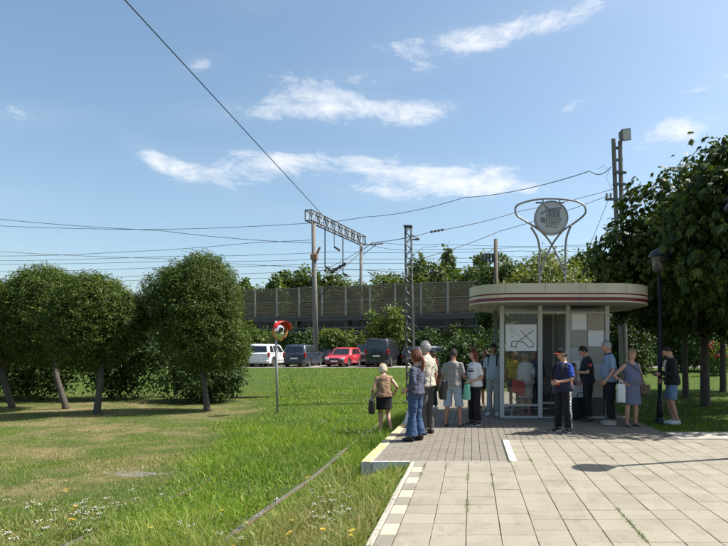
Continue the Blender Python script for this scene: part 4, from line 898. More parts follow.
lamp(4.33, 12.45, 3.93, 'dark lamp post the young man leans against, its head in the leaves'); lamp(4.15, 8.28, 3.95, 'lamp post just outside the right edge that shadows the slabs')
# ---- elevated railway platform with a noise fence
fa = (-34.0, 58.0); fbx = (6.0, 45.5); ang = math.atan2(fbx[1] - fa[1], fbx[0] - fa[0])
def line_at(px): # point of the fence line at a picture column
    dx, dy = fbx[0] - fa[0], fbx[1] - fa[1]; k = (px - CX) / FPX; t = (k * fa[1] - fa[0]) / (dx - k * dy); return t
L_ = math.hypot(fbx[0] - fa[0], fbx[1] - fa[1]); rp = empty('railway_platform', (fa[0], fa[1], 0), ang, 'elevated railway platform on concrete supports behind the bushes', 'platform')
DECK = M('deck_concrete', (.13, .12, .105), .9, var=.2, scale=1.2, dirt=.4); ztop, zdeck = 7.65, 5.05; X1 = L_ + 12
MB().box((X1 / 2 - 20, 1.2, zdeck - .22), (X1 + 40, 3.4, .22), bev=.02).build('deck', DECK, rp)
MB().box((X1 / 2 - 20, -.52, zdeck - .50), (X1 + 40, .14, .30), bev=.02).build('edge_beam', M('dark_concrete', (.10, .095, .09), .9, var=.2), rp)
MB().box((X1 / 2 - 20, 4.2, 2.7), (X1 + 40, .3, 4.2)).build('back_wall', M('dark_concrete'), rp)
x = -16.0; i = 0
while x < X1 + 18: MB().box((x, .2, 2.6), (.5, .7, 4.2), bev=.03).build('support', DECK, rp); x += 5.6
for z in (zdeck - 1.3, zdeck - 1.75): MB().box((X1 / 2 - 20, -.3, z), (X1 + 40, .07, .16)).build('guard_rail', GALV, rp)
x = -17.0
while x < X1 + 18: MB().box((x, -.36, zdeck - 1.6), (.10, .08, 1.6)).build('rail_post', GALV, rp); x += 2.8
fn = empty('noise_fence', (fa[0], fa[1], 0), ang, 'tall fence of slats and brown mesh panels along the railway platform', 'fence')
MESHM = Nd('mesh_panel'); d = MESHM; v = d.coord(); wv = d.n('ShaderNodeTexChecker', Scale=9.0); d.L.new(v, wv.inputs['Vector']); tr = d.n('ShaderNodeBsdfTransparent'); ms = d.n('ShaderNodeMixShader'); ms.inputs[0].default_value = .5
d.set(d.b.inputs['Base Color'], d.mix(d.noise(v, 2, 3), (.13, .10, .06), (.18, .14, .085))); d.L.new(tr.outputs[0], ms.inputs[1]); d.L.new(d.b.outputs[0], ms.inputs[2]); d.L.new(ms.outputs[0], d.out.inputs[0])
FP = M('fence_post', (.30, .29, .26), .7, .2, var=.1); FS = M('fence_slat', (.24, .195, .14), .75, var=.3, scale=2); pitch = 2.55; npan = int((X1 + 30) / pitch)
pm = MB().box((0, 0, 0), (.12, .14, ztop - zdeck + .5)).mesh('post'); pm.materials.append(FP); sm_me = MB().box((0, 0, 0), (pitch - .13, .05, .105), bev=.015).mesh('slat'); sm_me.materials.append(FS); mm = MB().box((0, 0, 0), (pitch - .13, .02, 1.30)).mesh('mesh_panel'); mm.materials.append(MESHM.mat); tm = MB().box((0, 0, 0), (pitch - .12, .05, .05)).mesh('panel_rail'); tm.materials.append(FP)
rest = MB(); nsl = 0
for i in range(npan):
    x = -15 + i * pitch
    wx = fa[0] + math.cos(ang) * x; wy = fa[1] + math.sin(ang) * x; px = CX + FPX * wx / wy; seen = 225 < px < 500
    def put(nm, me, loc): o = bpy.data.objects.new(nm, me); C.objects.link(o); o.parent = fn; o.location = loc; return o
    put('post', pm, (x, -.30, (ztop + zdeck) / 2 - .2))
    xc = x + pitch / 2; put('mesh_panel', mm, (xc, -.30, ztop - .67)); put('panel_rail', tm, (xc, -.302, ztop - 1.345)); put('panel_rail', tm, (xc, -.302, ztop))
    for j in range(8):
        z = zdeck - .02 + .155 * j + .02
        if seen: put('slat', sm_me, (xc, -.30, z)).rotation_euler = (R(28), 0, 0); nsl += 1
        else: rest.box((xc, -.30, z), (pitch - .13, .05, .105))
tag(rest.build('slat_run', FS, fn), kind='stuff')
# ---- overhead wires
def wire(pts, r, label, sag=0.0, n=14, name='overhead_wire'):
    out = []
    for a, b in zip(pts[:-1], pts[1:]):
        a, b = Vector(a), Vector(b)
        for i in range(n): t = i / n; q = a.lerp(b, t); q.z -= sag * 4 * t * (1 - t); out.append(q)
    out.append(Vector(pts[-1])); o = out[0].copy(); w_ = MB().tube([p - o for p in out], r, 5).build(name, WIRE); w_.location = o; return tag(w_, label, 'wire', 'overhead wires against the sky')
e1, e0 = P(328, 221, 47), P(125, 0, 21); wire([e1, e0, e0 + (e0 - e1) * .9], .026, 'thick cable slanting from the top edge down to the portal beam')
fltop = P(611, 167, 25)
wire([P(-30, 216, 50), P(160, 230.5, 47), P(311, 243, 44)], .022, 'upper left wire sloping down to the portal post', .15)
wire([P(-30, 224.5, 52), P(150, 229.5, 50), P(311, 223, 46), P(364, 217, 44)], .022, 'nearly level wire passing over the left portal post', .1)
wire([P(364, 217, 44), P(464, 197.5, 36), P(590, 171, 26), fltop], .020, 'wire rising from the portal beam to the floodlight pole', .25)
wire([P(597, 169, 26), P(604, 165, 25.5), P(609, 171, 25), P(606, 178, 25), P(613, 190, 25)], .007, 'loose loop of wire beside the floodlight pole', .02, 5)
wire([P(300, 280, 50), P(340, 262, 44), P(374, 242, 40), P(415, 236, 20)], .018, 'wire sloping from behind the fence up to the lattice pole', .05)
wire([P(416, 236, 19), P(432, 231.5, 19.4)], .010, 'short wire between lattice pole and its insulator'); 
wire([P(443, 229.8, 19.8), P(520, 211, 22), P(613, 189, 25)], .013, 'wire from the insulator to the upper crossarm', .06)
o = MB(); insulator(o, P(430, 232, 19.4), P(444, 229.5, 19.8), .05); tag(o.build('line_insulator', DKST), 'dark rod insulator hanging in the wire right of the lattice pole', 'insulator')
wire([P(408, 262, 19), P(500, 231, 22), P(612, 194, 25)], .013, 'lower wire from the lattice pole to the crossarm', .08)
wire([P(588, 250, 30), P(609, 198, 25)], .012, 'steep stay wire left of the floodlight pole')
for i, (y0, y1, y2, Y, lab) in enumerate(((261, 252, 250, 60, 'topmost level railway wire left of the largest willow'), (264, 259, 254, 62, 'second railway wire crossing behind the willows'), (272, 263, 259, 58, 'third railway wire crossing behind the willows'), (280, 270, 262, 60, 'low railway wire over the far trees'), (283, 276, 268, 64, 'lowest railway wire just over the fence'), (249, 268, 283, 57, 'railway wire sloping down from the left edge'))):
    wire([P(-40, y0, Y), P(160, (y0 + y1) / 2, Y), P(330, y1, Y - 4), P(520, (y1 + y2) / 2, Y - 6), P(720, y2, Y - 8)], .021, lab, .12)
wire([P(250, 243, 48), P(311, 240, 45)], .02, 'short wire into the left portal post'); wire([P(0, 256, 55), P(120, 252, 52), P(250, 243, 48)], .02, 'long thin wire rising slightly towards the portal', .1)
wire([P(375, 242, 52), P(440, 244, 52), P(620, 246, 52)], .018, 'level wire right of the portal bracket', .15)
wire([P(364, 243, 50), P(410, 250, 50), P(700, 238, 48)], .017, 'thin wire dipping behind the lattice pole', .2)
wire([P(438, 246, 40), P(424, 247, 40), P(415, 253, 40), P(412, 262, 40), P(417, 267, 40), P(428, 266, 40)], .014, 'thin looped wire hanging right of the lattice pole', .02, 5)
wire([P(20, 285, 58), P(26, 262, 58)], .014, 'thin dropper hanging between wires left of the willows')
wire([P(318, 300, 47), P(338, 272, 46), P(372, 242, 52)], .03, 'dark cable with insulators under the portal beam', .05)
o = MB(); insulator(o, P(330, 273, 46.3), P(346, 263, 46), .16); tag(o.build('line_insulator', DKST), 'dark insulator string under the portal beam', 'insulator')
# ================================================================ PARKED CARS
def paint(name, col, rough=.28, metal=.0):
    if name in MATS: return MATS[name]
    d = Nd(name); v = d.coord(); c = d.mix(d.noise(v, 2, 4), mul(col, .92), mul(col, 1.06)); z = d.sep(v)[2]
    c = d.mix(d.m('MULTIPLY', d.step(z, .55, .15), .45), c, (.16, .14, .115)); d.set(d.b.inputs['Base Color'], c); d.b.inputs['Roughness'].default_value = rough; d.b.inputs['Metallic'].default_value = metal; d.b.inputs['Coat Weight'].default_value = .6; d.b.inputs['Coat Roughness'].default_value = .08
    MATS[name] = d.mat; return d.mat
CGLASS = M('car_glass', (.018, .022, .025), .08, var=.1, bump=0, spec=.9); RUBBER = M('rubber', (.018, .018, .018), .85, var=.2); RIM = M('alloy', (.38, .39, .4), .35, .7, var=.1); PLASTIC = M('bumper_plastic', (.035, .035, .037), .6); TAIL = M('tail_red', (.42, .012, .010), .2, bump=0); HEADL = M('head_lamp', (.62, .64, .66), .12, bump=0); PLATE = M('number_plate', (.62, .62, .6), .5, var=.05); UNDER = M('underbody', (.012, .012, .012), .9)
def make_car(name, label, pos, rz, col, L=4.3, W=1.72, H=1.5, kind='hatch', group='cars parked behind the grass bank', glass_tint=None, roof_rails=False):
    """length along local y (front +y); built from a side profile with wheel arches and a tapered glasshouse"""
    t = empty(name, pos, rz, label, 'car', group); hl = L / 2; wr = .31 if H < 1.65 else .36; belt = H * .60; sill = .24
    fw, rw = hl - .82, -hl + .80
    hood_f = {'hatch': .72, 'sedan': .72, 'suv': .95, 'van': .98, 'mpv': .80}[kind]; hood_b = {'hatch': .88, 'sedan': .86, 'suv': 1.08, 'van': 1.12, 'mpv': .98}[kind]
    tail = belt + (.0 if kind != 'sedan' else .02); cowl = hl - {'hatch': 1.12, 'sedan': 1.2, 'suv': 1.15, 'van': .95, 'mpv': .95}[kind]
    def arch(yc, n=9): return [(yc + (wr + .07) * math.cos(math.pi * i / n), wr + (wr + .07) * math.sin(math.pi * i / n)) for i in range(n + 1)]
    prof = [(-hl + .04, sill + .12), (-hl + .12, sill)] + [(rw - wr - .07, sill)] + arch(rw)[::-1] + [(rw + wr + .07, sill)] + [(fw - wr - .07, sill)] + arch(fw)[::-1] + [(fw + wr + .07, sill), (hl - .1, sill), (hl - .02, sill + .14), (hl, .48), (hl - .05, hood_f - .06), (hl - .16, hood_f), (cowl, hood_b), (cowl - .1, belt)]
    bk = -hl + (.55 if kind == 'sedan' else .04)
    prof += [(bk + .06, tail), (-hl + .03, tail - .04), (-hl, .62)]
    m = MB(); bmw = W / 2
    n = len(prof)
    cols = [-1, -.93, -.5, 0, .5, .93, 1]; vs = []
    for c in cols:
        for (y, z) in prof:
            tuck = 1 - .10 * min(1, max(0, (z - .5) / 1.0)) ** 2; pl = 1 - .13 * (abs(y) / hl) ** 5; edge = .0 if abs(c) < .95 else .035
            bow = .10 * (1 - (c * c)) * (abs(y) / hl) ** 8 * (1 if y > 0 else .6); zz = z - (edge * .8 if z > belt - .25 else 0)
            vs.append((c * bmw * tuck * pl, y * (1 - edge * .3) + math.copysign(bow, y), zz))
    fs = [tuple(range(n)), tuple(range((len(cols) - 1) * n, len(cols) * n))[::-1]]
    for i in range(len(cols) - 1):
        for k_ in range(n): j = (k_ + 1) % n; fs.append((i * n + k_, i * n + j, (i + 1) * n + j, (i + 1) * n + k_))
    m.add(vs, fs); body = smooth_angle(m.build('body', col, t), 28)
    # glasshouse
    sl = {'hatch': (.62, .30), 'sedan': (.62, .42), 'suv': (.55, .16), 'van': (.62, .10), 'mpv': (.68, .14)}[kind]
    yb0, yb1 = bk + .02, cowl - .04; yr0, yr1 = yb0 + sl[1], yb1 - sl[0]; wb, wt = bmw * .925, bmw * .76; zb, zr = belt - .03, H
    if kind == 'sedan': yr0 += .15
    gh = MB(); lv = [(zb, yb0, yb1, wb, 0), (zb + (zr - zb) * .86, yb0 + (yr0 - yb0) * .86, yb1 + (yr1 - yb1) * .86, wb + (wt - wb) * .86, 0), (zr - .03, yr0 + .02, yr1 - .02, wt - .03, .05), (zr, yr0 + .16, yr1 - .16, wt - .16, .1)]
    vs = []
    for (z, y0, y1, w_, r) in lv: q = .07 + r; vs += [(-w_ + q, y0, z), (w_ - q, y0, z), (w_, y0 + q, z), (w_, y1 - q, z), (w_ - q, y1, z), (-w_ + q, y1, z), (-w_, y1 - q, z), (-w_, y0 + q, z)]
    fs = [tuple(range(24, 32))]
    for r in range(3):
        for i in range(8): j = (i + 1) % 8; fs.append((r * 8 + i, r * 8 + j, r * 8 + 8 + j, r * 8 + 8 + i))
    gh.add(vs, fs); roof = smooth_angle(gh.build('roof', col, t), 50)
    def on(side, u, v, out=.004):                                              # point on a glasshouse face
        z = zb + (zr - zb) * v * .86 / .86 * .9 + .0; f = (z - zb) / (zr - zb); y0 = yb0 + (yr0 - yb0) * f; y1 = yb1 + (yr1 - yb1) * f; w_ = wb + (wt - wb) * f
        if side == 'F': return (u * (w_ - .07), y1 + out, z)
        if side == 'B': return (u * (w_ - .07), y0 - out, z)
        return ((w_ + out) * (1 if side == 'R' else -1), y0 + (y1 - y0) * u, z)
    def win(side, u0, u1, v0, v1, name, par=None, u0t=None, u1t=None):
        u0t = u0 if u0t is None else u0t; u1t = u1 if u1t is None else u1t
        a = [on(side, u0, v0), on(side, u1, v0), on(side, u1t, v1), on(side, u0t, v1)]; b = [on(side, u0, v0, -.01), on(side, u1, v0, -.01), on(side, u1t, v1, -.01), on(side, u0t, v1, -.01)]
        MB().add(a + b, [(0, 1, 2, 3), (7, 6, 5, 4), (0, 4, 5, 1), (1, 5, 6, 2), (2, 6, 7, 3), (3, 7, 4, 0)]).build(name, CGLASS, par or t)
    win('F', -.92, .92, .10, .93, 'windscreen'); win('B', -.86, .86, .16, .86, 'rear_window')
    for s in ('R', 'L'):
        if kind in ('hatch', 'sedan'): win(s, .09, .44, .14, .90, 'side_window', None, .16, .44); win(s, .47, .90, .14, .90, 'side_window', None, .47, .82)
        else: win(s, .05, .28, .14, .90, 'side_window', None, .08, .28); win(s, .31, .60, .14, .90, 'side_window'); win(s, .63, .93, .14, .90, 'side_window', None, .63, .84)
    # bumpers, lights, plates, trim
    two = kind in ('van', 'mpv') and False
    MB().box((0, hl + .02, .40), (W * .80, .18, .17), bev=.05).build('bumper', col if kind in ('suv', 'mpv') else PLASTIC, t); MB().box((0, -hl - .0, .42), (W * .84, .18, .18), bev=.05).build('bumper', col if kind in ('suv', 'mpv', 'van') else PLASTIC, t)
    for s in (-1, 1):
        MB().box((s * W * .335, hl + .0, hood_f - .13), (W * .17, .12, .15), bev=.03).build('headlight', HEADL, t)
        tall = kind in ('mpv', 'van', 'suv'); MB().box((s * W * .43, -hl + .04, belt - (.12 if tall else .20)), (.15, .10, .34 if tall else .17), bev=.03).build('tail_light', TAIL, t)
        o = MB().box((s * (W / 2 + .06), cowl - .22, belt + .06), (.16, .10, .13), bev=.04).build('wing_mirror', col, t)
        for z in (belt - .16,): MB().box((s * (W / 2 - .03), cowl - 1.25, z), (.03, .18, .03), bev=.008).build('door_handle', PLASTIC, t)
        MB().box((s * (W / 2 - .015), 0, .45), (.03, L * .42, .07), bev=.012).build('side_trim', PLASTIC, t)
        if roof_rails: MB().tube([(s * (wt - .12), yr0 + .25, zr + .005), (s * (wt - .12), yr0 + .35, zr + .06), (s * (wt - .12), yr1 - .35, zr + .06), (s * (wt - .12), yr1 - .25, zr + .005)], .02, 6).build('roof_rail', PLASTIC, t)
    MB().box((0, hl + .06, hood_f - .15), (W * .42, .07, .12), bev=.02).build('grille', PLASTIC, t)
    MB().box((0, hl + .12, .42), (.52, .012, .115)).build('number_plate', PLATE, t); MB().box((0, -hl - .062, .62 if kind != 'van' else .80), (.52, .03, .115)).build('number_plate', PLATE, t)
    MB().box((0, -.0, .42), (W * .74, L * .9, .36)).build('underbody', UNDER, t)
    for sx in (-1, 1):
        for yy in (fw, rw):
            w_ = MB(); x0 = sx * (W / 2 - .11); prof_w = [(.0, .62), (-.085, .72), (-.1, .9), (-.085, 1.0), (.085, 1.0), (.1, .9), (.085, .72), (.0, .62)]; vs = []; fs = []; nn = 18
            for j in range(nn):
                a = 2 * math.pi * j / nn
                for (dx, r) in prof_w: vs.append((x0 + dx, yy + wr * r * math.cos(a), wr + wr * r * math.sin(a)))
            for j in range(nn):
                j2 = (j + 1) % nn
                for i in range(7): fs.append((j * 8 + i, j2 * 8 + i, j2 * 8 + i + 1, j * 8 + i + 1))
            w_.add(vs, fs); wo = w_.build('wheel', RUBBER, t, smooth=True)
            r_ = MB(); r_.prism([(wr * .68 * math.cos(2 * math.pi * i / 16), wr * .68 * math.sin(2 * math.pi * i / 16)) for i in range(16)], x0 - .06, x0 + .06, lambda u, v, q: (q, yy + u, wr + v))
            r_.build('rim', RIM, wo)
            sp = MB()
            for i in range(5): a = i * 1.2566; sp.box((x0 + sx * .066, yy + wr * .36 * math.cos(a), wr + wr * .36 * math.sin(a)), (.016, .05, .05))
            sp.build('rim_hole', UNDER, wo)
    return t
CP = .427
def car(px, Y, rzdeg, name, label, col, **kw): return make_car(name, label, ((px - CX) / FPX * Y, Y, CP), R(rzdeg), col, **kw)
W_ = paint('car_white', (.66, .67, .68)); NV = paint('car_navy', (.035, .045, .07)); RD = paint('car_red', (.50, .035, .055)); BK = paint('car_black', (.016, .018, .024)); SV = paint('car_silver', (.40, .42, .43), .3, .5); LB = paint('car_pale_blue', (.38, .46, .52), .3, .3); DG = paint('car_dark_grey', (.06, .065, .07))
car(269, 41.2, 1, 'minivan', 'white minivan parked behind the convex mirror pole', W_, L=4.4, W=1.75, H=1.66, kind='mpv', roof_rails=True)
car(304, 41.0, -1, 'hatchback', 'dark blue hatchback parked between the white minivan and the red car', NV, L=4.3, W=1.78, H=1.62, kind='suv')
car(344, 41.0, 174, 'hatchback', 'red hatchback facing the camera beside the black van', RD, L=4.0, W=1.68, H=1.42, kind='hatch')
car(384, 41.2, -3, 'van', 'tall black van seen from behind', BK, L=4.9, W=1.9, H=2.04, kind='van', roof_rails=True)
car(437, 41.5, 2, 'estate_car', 'silver car seen between the grey-haired man and the bush', SV, L=4.3, W=1.74, H=1.52, kind='hatch')
car(243, 41.6, 174, 'sedan', 'dark grey sedan half hidden by the leaves beside the white minivan', DG, L=4.4, W=1.74, H=1.45, kind='sedan')
car(329, 46.5, 12, 'sedan', 'black sedan in the second row behind the dark blue hatchback', BK, L=4.5, W=1.76, H=1.44, kind='sedan')
car(340, 48.2, 180, 'hatchback', 'pale blue car in the second row behind the red hatchback', LB, L=4.1, W=1.7, H=1.62, kind='hatch')
car(366, 44.8, 184, 'off_roader', 'dark grey car squeezed between the red hatchback and the van', DG, L=4.3, W=1.76, H=1.70, kind='suv')
car(413, 43.6, 4, 'hatchback', 'black hatchback behind the lattice pole', BK, L=4.2, W=1.74, H=1.5, kind='hatch')
car(306, 48.2, 182, 'estate_car', 'silver car roof showing above the dark blue hatchback', SV, L=4.3, W=1.74, H=1.75, kind='mpv', roof_rails=True)
# ================================================================ PEOPLE
def remesh(mb, vox, smooth=4, disp=0.0, freq=14, seed=0, squash=(1, 1, .45)):
    me = mb.mesh('tmp'); o = bpy.data.objects.new('tmp', me); C.objects.link(o)
    r = o.modifiers.new('r', 'REMESH'); r.mode = 'VOXEL'; r.voxel_size = vox; r.use_smooth_shade = True
    s = o.modifiers.new('s', 'SMOOTH'); s.iterations = smooth; s.factor = .5
    dg = bpy.context.evaluated_depsgraph_get(); out = bpy.data.meshes.new_from_object(o.evaluated_get(dg)); bpy.data.objects.remove(o); bpy.data.meshes.remove(me)
    if disp:
        n = len(out.vertices); co = np.empty(n * 3, np.float32); nr = np.empty(n * 3, np.float32); out.vertices.foreach_get('co', co); out.vertices.foreach_get('normal', nr); co = co.reshape(-1, 3); nr = nr.reshape(-1, 3)
        off = Vector((seed * 1.7, seed * .9, seed * 2.3)); q = co * np.array(squash) * freq
        d = np.array([noise.noise(Vector(p) + off) + .6 * noise.noise(Vector((p[0] * .7 + p[2] * 1.6, p[1] * .7 - p[2] * 1.2, p[2] * 2.2)) * 1.7 + off) for p in q], np.float32)
        out.vertices.foreach_set('co', (co + nr * (d * disp)[:, None]).ravel())
    out.polygons.foreach_set('use_smooth', [True] * len(out.polygons)); return out
def skin_mat(name, col):
    if name in MATS: return MATS[name]
    d = Nd(name); v = d.coord(); c = d.mix(d.noise(v, 12, 4), mul(col, .86), mul((col[0] * 1.08, col[1] * .98, col[2] * .95), 1.06)); d.set(d.b.inputs['Base Color'], c); d.b.inputs['Roughness'].default_value = .5; d.b.inputs['Subsurface Weight'].default_value = .08; d.b.inputs['Subsurface Radius'].default_value = (.01, .004, .002); d.b.inputs['Subsurface Scale'].default_value = .5
    MATS[name] = d.mat; return d.mat
def hair_mat(name, a, b):
    if name in MATS: return MATS[name]
    d = Nd(name); v = d.coord(); f = d.noise(d.scale(v, (1, 1, .18)), 75, 4, .7, .5); d.set(d.b.inputs['Base Color'], d.mix(f, a, b)); d.b.inputs['Roughness'].default_value = .5; d.b.inputs['Specular IOR Level'].default_value = .4; d.bump(f, .8, .01); MATS[name] = d.mat; return d.mat
SKIN = skin_mat('skin_fair', (.44, .255, .18)); SKIN_T = skin_mat('skin_tanned', (.31, .165, .105)); EYEW = M('eye_dark', (.03, .025, .02), .2, bump=0); LIP = M('lip', (.36, .12, .10), .5, bump=0)
HAIRS = dict(red=hair_mat('hair_auburn', (.085, .020, .008), (.21, .062, .022)), grey=hair_mat('hair_grey', (.26, .255, .245), (.50, .49, .47)), blond=hair_mat('hair_blond', (.50, .42, .28), (.78, .70, .54)), brown=hair_mat('hair_brown', (.035, .02, .012), (.11, .06, .03)), dark=hair_mat('hair_dark', (.012, .010, .009), (.04, .032, .026)), sandy=hair_mat('hair_sandy', (.22, .15, .08), (.45, .34, .20)))
def lerp(a, b, t): return a + (b - a) * t
class Body:
    def __init__(s, name, label, pos, face, H, sex='m', build=1.0, belly=0., lean=0., head=(0, 0), skin=None, arms=None, legs=None, group='people waiting at the tram stop', hip=0., seed=1, barefeet=False):
        """face: compass-like angle of the way the person looks, 0 = away from the camera, 90 = to the left, 180 = to the camera"""
        s.k = H / 1.75; s.sex = sex; s.w = build; s.belly = belly; s.lean = R(lean); s.seed = seed; s.skin = skin or SKIN; s.rz = R(face)
        s.t = empty('person', pos, s.rz, label, 'person', group); s.pos = Vector(pos); s.hipx = hip
        A = dict(R=((.235, -.03, 1.12), (.245, .05, .89)), L=((-.235, -.03, 1.12), (-.245, .05, .89)))
        G = dict(R=((.10, .015, .49), (.105, -.02, .085)), L=((-.10, .015, .49), (-.105, -.02, .085)))
        A.update(arms or {}); G.update(legs or {}); s.arms = {}; s.legs = {}
        f = sex == 'f'; sx = .143 if f else .162
        for sd, sg in (('R', 1), ('L', -1)):
            sh = s.bend(Vector((sg * sx * s.w, -.01, 1.378))); s.arms[sd] = [sh] + [Vector(q) for q in A[sd]]
            s.legs[sd] = [Vector((sg * .088 + s.hipx, 0, .90))] + [Vector(q) for q in G[sd]]
        s.hd = head; s.make_body()
    def bend(s, p):
        if p.z <= .95: return p + Vector((s.hipx * min(1, max(0, (p.z - .1) / .8)), 0, 0))
        f = min(1, (p.z - .95) / .35); a = -s.lean * f; d = p - Vector((0, 0, .95)); return Vector((d.x + s.hipx, d.y * math.cos(a) - d.z * math.sin(a), .95 + d.y * math.sin(a) + d.z * math.cos(a)))
    def torso(s, inf=0., z0=.84, z1=1.6, cut=True):
        f = s.sex == 'f'; b = s.belly; w_ = s.w
        T_ = [(.84, .150 if f else .140, .105, 0), (.92, .178 if f else .162, .122, -.008), (1.0, .165 if f else .158, .112 + b * .5, b * .4), (1.09, .138 if f else .150, .102 + b, b * .8), (1.2, .142 if f else .158, .108 + b * .75, b * .6), (1.29, .150 if f else .170, .122 if f else .118, .016 if f else .006), (1.365, .143 if f else .166, .106, 0), (1.415, .112 if f else .128, .086, -.008), (1.45, .076 if f else .09, .072, -.006), (1.478, .058, .062, -.004), (1.53, .053 if f else .058, .057, .006), (1.6, .052, .056, .014)]
        def at(z):
            for a, c in zip(T_[:-1], T_[1:]):
                if a[0] <= z <= c[0]: u = (z - a[0]) / (c[0] - a[0]); return tuple(lerp(a[i], c[i], u) for i in range(4))
            return T_[0] if z < T_[0][0] else T_[-1]
        zs = sorted(set([z0, z1] + [q[0] for q in T_ if z0 < q[0] < z1])); out = []
        for z in zs: _, rx, ry, y = at(z); out.append((0, y, z, rx * (w_ if z < 1.47 else 1) + inf, ry * (.5 + .5 * w_) + inf))
        return out
    def S(s, mb): mb.v = [tuple(Vector(v) * s.k) for v in mb.v]; return mb
    def limb_pts(s, j, t0, t1):
        "points of a two-segment limb between parameters 0..2"
        def at(t): return j[0].lerp(j[1], t) if t <= 1 else j[1].lerp(j[2], t - 1)
        ts = [t0] + [q for q in (.5, 1, 1.5) if t0 < q < t1] + [t1]; return [at(t) for t in ts], ts
    def radii(s, kind, ts):
        K = dict(arm=[(0, .054), (.5, .046), (1, .038), (1.3, .039), (2, .027)], leg=[(0, .088), (.5, .076), (1, .054), (1.35, .056), (2, .036)])[kind]; out = []
        for t in ts:
            for a, c in zip(K[:-1], K[1:]):
                if a[0] <= t <= c[0] + 1e-6: out.append(lerp(a[1], c[1], (t - a[0]) / (c[0] - a[0])) * (.55 + .45 * s.w) * (.92 if s.sex == 'f' and kind == 'arm' else 1)); break
        return out
    def foot(s, mb, sd, inf=0., sole=False):
        an = s.legs[sd][2]; kn = s.legs[sd][1]; out = .12 * (1 if sd == 'R' else -1); fw = Vector((out, 1, 0)).normalized(); lift = max(0, an.z - .085); pitch = Vector((0, 0, -.75 * min(1, lift * 5))); d = (fw + pitch).normalized()
        b = Vector((an.x, an.y, an.z - .045)); q = [b - d * .065, b - d * .03, b + d * .05, b + d * .12, b + d * .17, b + d * .195]
        mb.tube([p + Vector((0, 0, z)) for p, z in zip(q, (.0, .005, .002, -.008, -.016, -.018))], [(.026 + inf, .03 + inf), (.034 + inf, .040 + inf), (.036 + inf, .036 + inf), (.043 + inf, .026 + inf), (.038 + inf, .019 + inf), (.018 + inf, .012 + inf)], 10, up=d.cross(Vector((0, 0, 1))))
    def hand(s, mb, sd):
        e, wr = s.arms[sd][1], s.arms[sd][2]; d = (wr - e).normalized(); sg = 1 if sd == 'R' else -1; inn = Vector((-sg, .15, 0)); inn = (inn - d * inn.dot(d)).normalized(); fwd = d.cross(inn) * (-sg if True else 1)
        if fwd.y < 0: fwd = -fwd
        mb.tube([wr - d * .03, wr + d * .02, wr + d * .06, wr + d * .09], [(.024, .019), (.034, .017), (.040, .016), (.036, .012)], 8, up=fwd)
        for i, (o, l) in enumerate(((-.028, .058), (-.009, .07), (.010, .075), (.028, .068))):
            b = wr + d * .085 + fwd * o; c1 = b + d * l * .5 + inn * .008; c2 = c1 + (d * .7 + inn * .75).normalized() * l * .5; mb.tube([b - d * .01, b, c1, c2], [.0095, .0095, .0085, .006], 6)
        b = wr + d * .025 + fwd * .03; mb.tube([b - fwd * .015, b + fwd * .02 + d * .02, b + fwd * .03 + d * .055 + inn * .015], [.013, .0115, .008], 6)
    def head_xf(s):
        b = s.bend(Vector((0, .022, 1.628))); pitch, yaw = R(s.hd[0]), R(s.hd[1]); rot = Matrix.Rotation(yaw, 3, 'Z') @ Matrix.Rotation(-pitch - s.lean * .5, 3, 'X'); piv = s.bend(Vector((0, .0, 1.54))); off = b - piv
        return lambda p: piv + rot @ (off + p)
    @staticmethod
    def head_shape(x, y, z):
        "unit sphere to head, face towards +y"
        X = .076 * x; Y = .097 * y; Z = .120 * z
        if z < 0: X *= 1 - .30 * z * z - (.10 * -z); Y = Y * (1 - .10 * -z) + (.012 * -z if y > 0 else .02 * -z)
        if y > 0: Y -= .012 * (1 - abs(z)) * (abs(x)) ** 2
        g = lambda a, b, sa, sb: math.exp(-((a / sa) ** 2 + (b / sb) ** 2))
        if y > 0: Y += .024 * g(X, Z + .012, .013, .020) + .010 * g(X, Z - .018, .010, .03) - .010 * (g(X - .031, Z - .012, .016, .012) + g(X + .031, Z - .012, .016, .012)) + .006 * g(X, Z - .038, .05, .012) + .007 * g(X, Z + .058, .02, .01) + .012 * g(X, Z + .098, .026, .02)
        return Vector((X, Y, Z))
    def make_body(s):
        m = MB(); m.rings(s.torso(), 20, xf=s.bend, p=2.3)
        for sd in 'RL':
            p, ts = s.limb_pts(s.arms[sd], 0, 2); r = s.radii('arm', ts); inner = s.bend(Vector(((.09 if sd == 'R' else -.09) * s.w, -.005, 1.385))); m.tube([inner] + p, [.052] + r, 12)
            p, ts = s.limb_pts(s.legs[sd], 0, 2); m.tube(p, s.radii('leg', ts), 12); m.ball(p[0], .088, 12, 8); m.ball(s.arms[sd][0], .053, 10, 7); m.ball(s.arms[sd][1], s.radii('arm', [1])[0], 8, 6); m.ball(s.legs[sd][1], s.radii('leg', [1])[0] * 1.02, 8, 6); s.foot(m, sd); m.ball(s.legs[sd][2], .038, 8, 6)
        me = remesh(s.S(m), .015 * s.k, 5); xf = s.head_xf(); h = MB(); n1, n2 = 28, 20; vs = []
        for i in range(n2 + 1):
            th = math.pi * i / n2 - math.pi / 2
            for j in range(n1): ph = 2 * math.pi * j / n1; vs.append(xf(s.head_shape(math.cos(th) * math.cos(ph), math.cos(th) * math.sin(ph), math.sin(th))))
        fs = [(i * n1 + j, i * n1 + (j + 1) % n1, (i + 1) * n1 + (j + 1) % n1, (i + 1) * n1 + j) for i in range(n2) for j in range(n1)]; h.add(vs, fs)
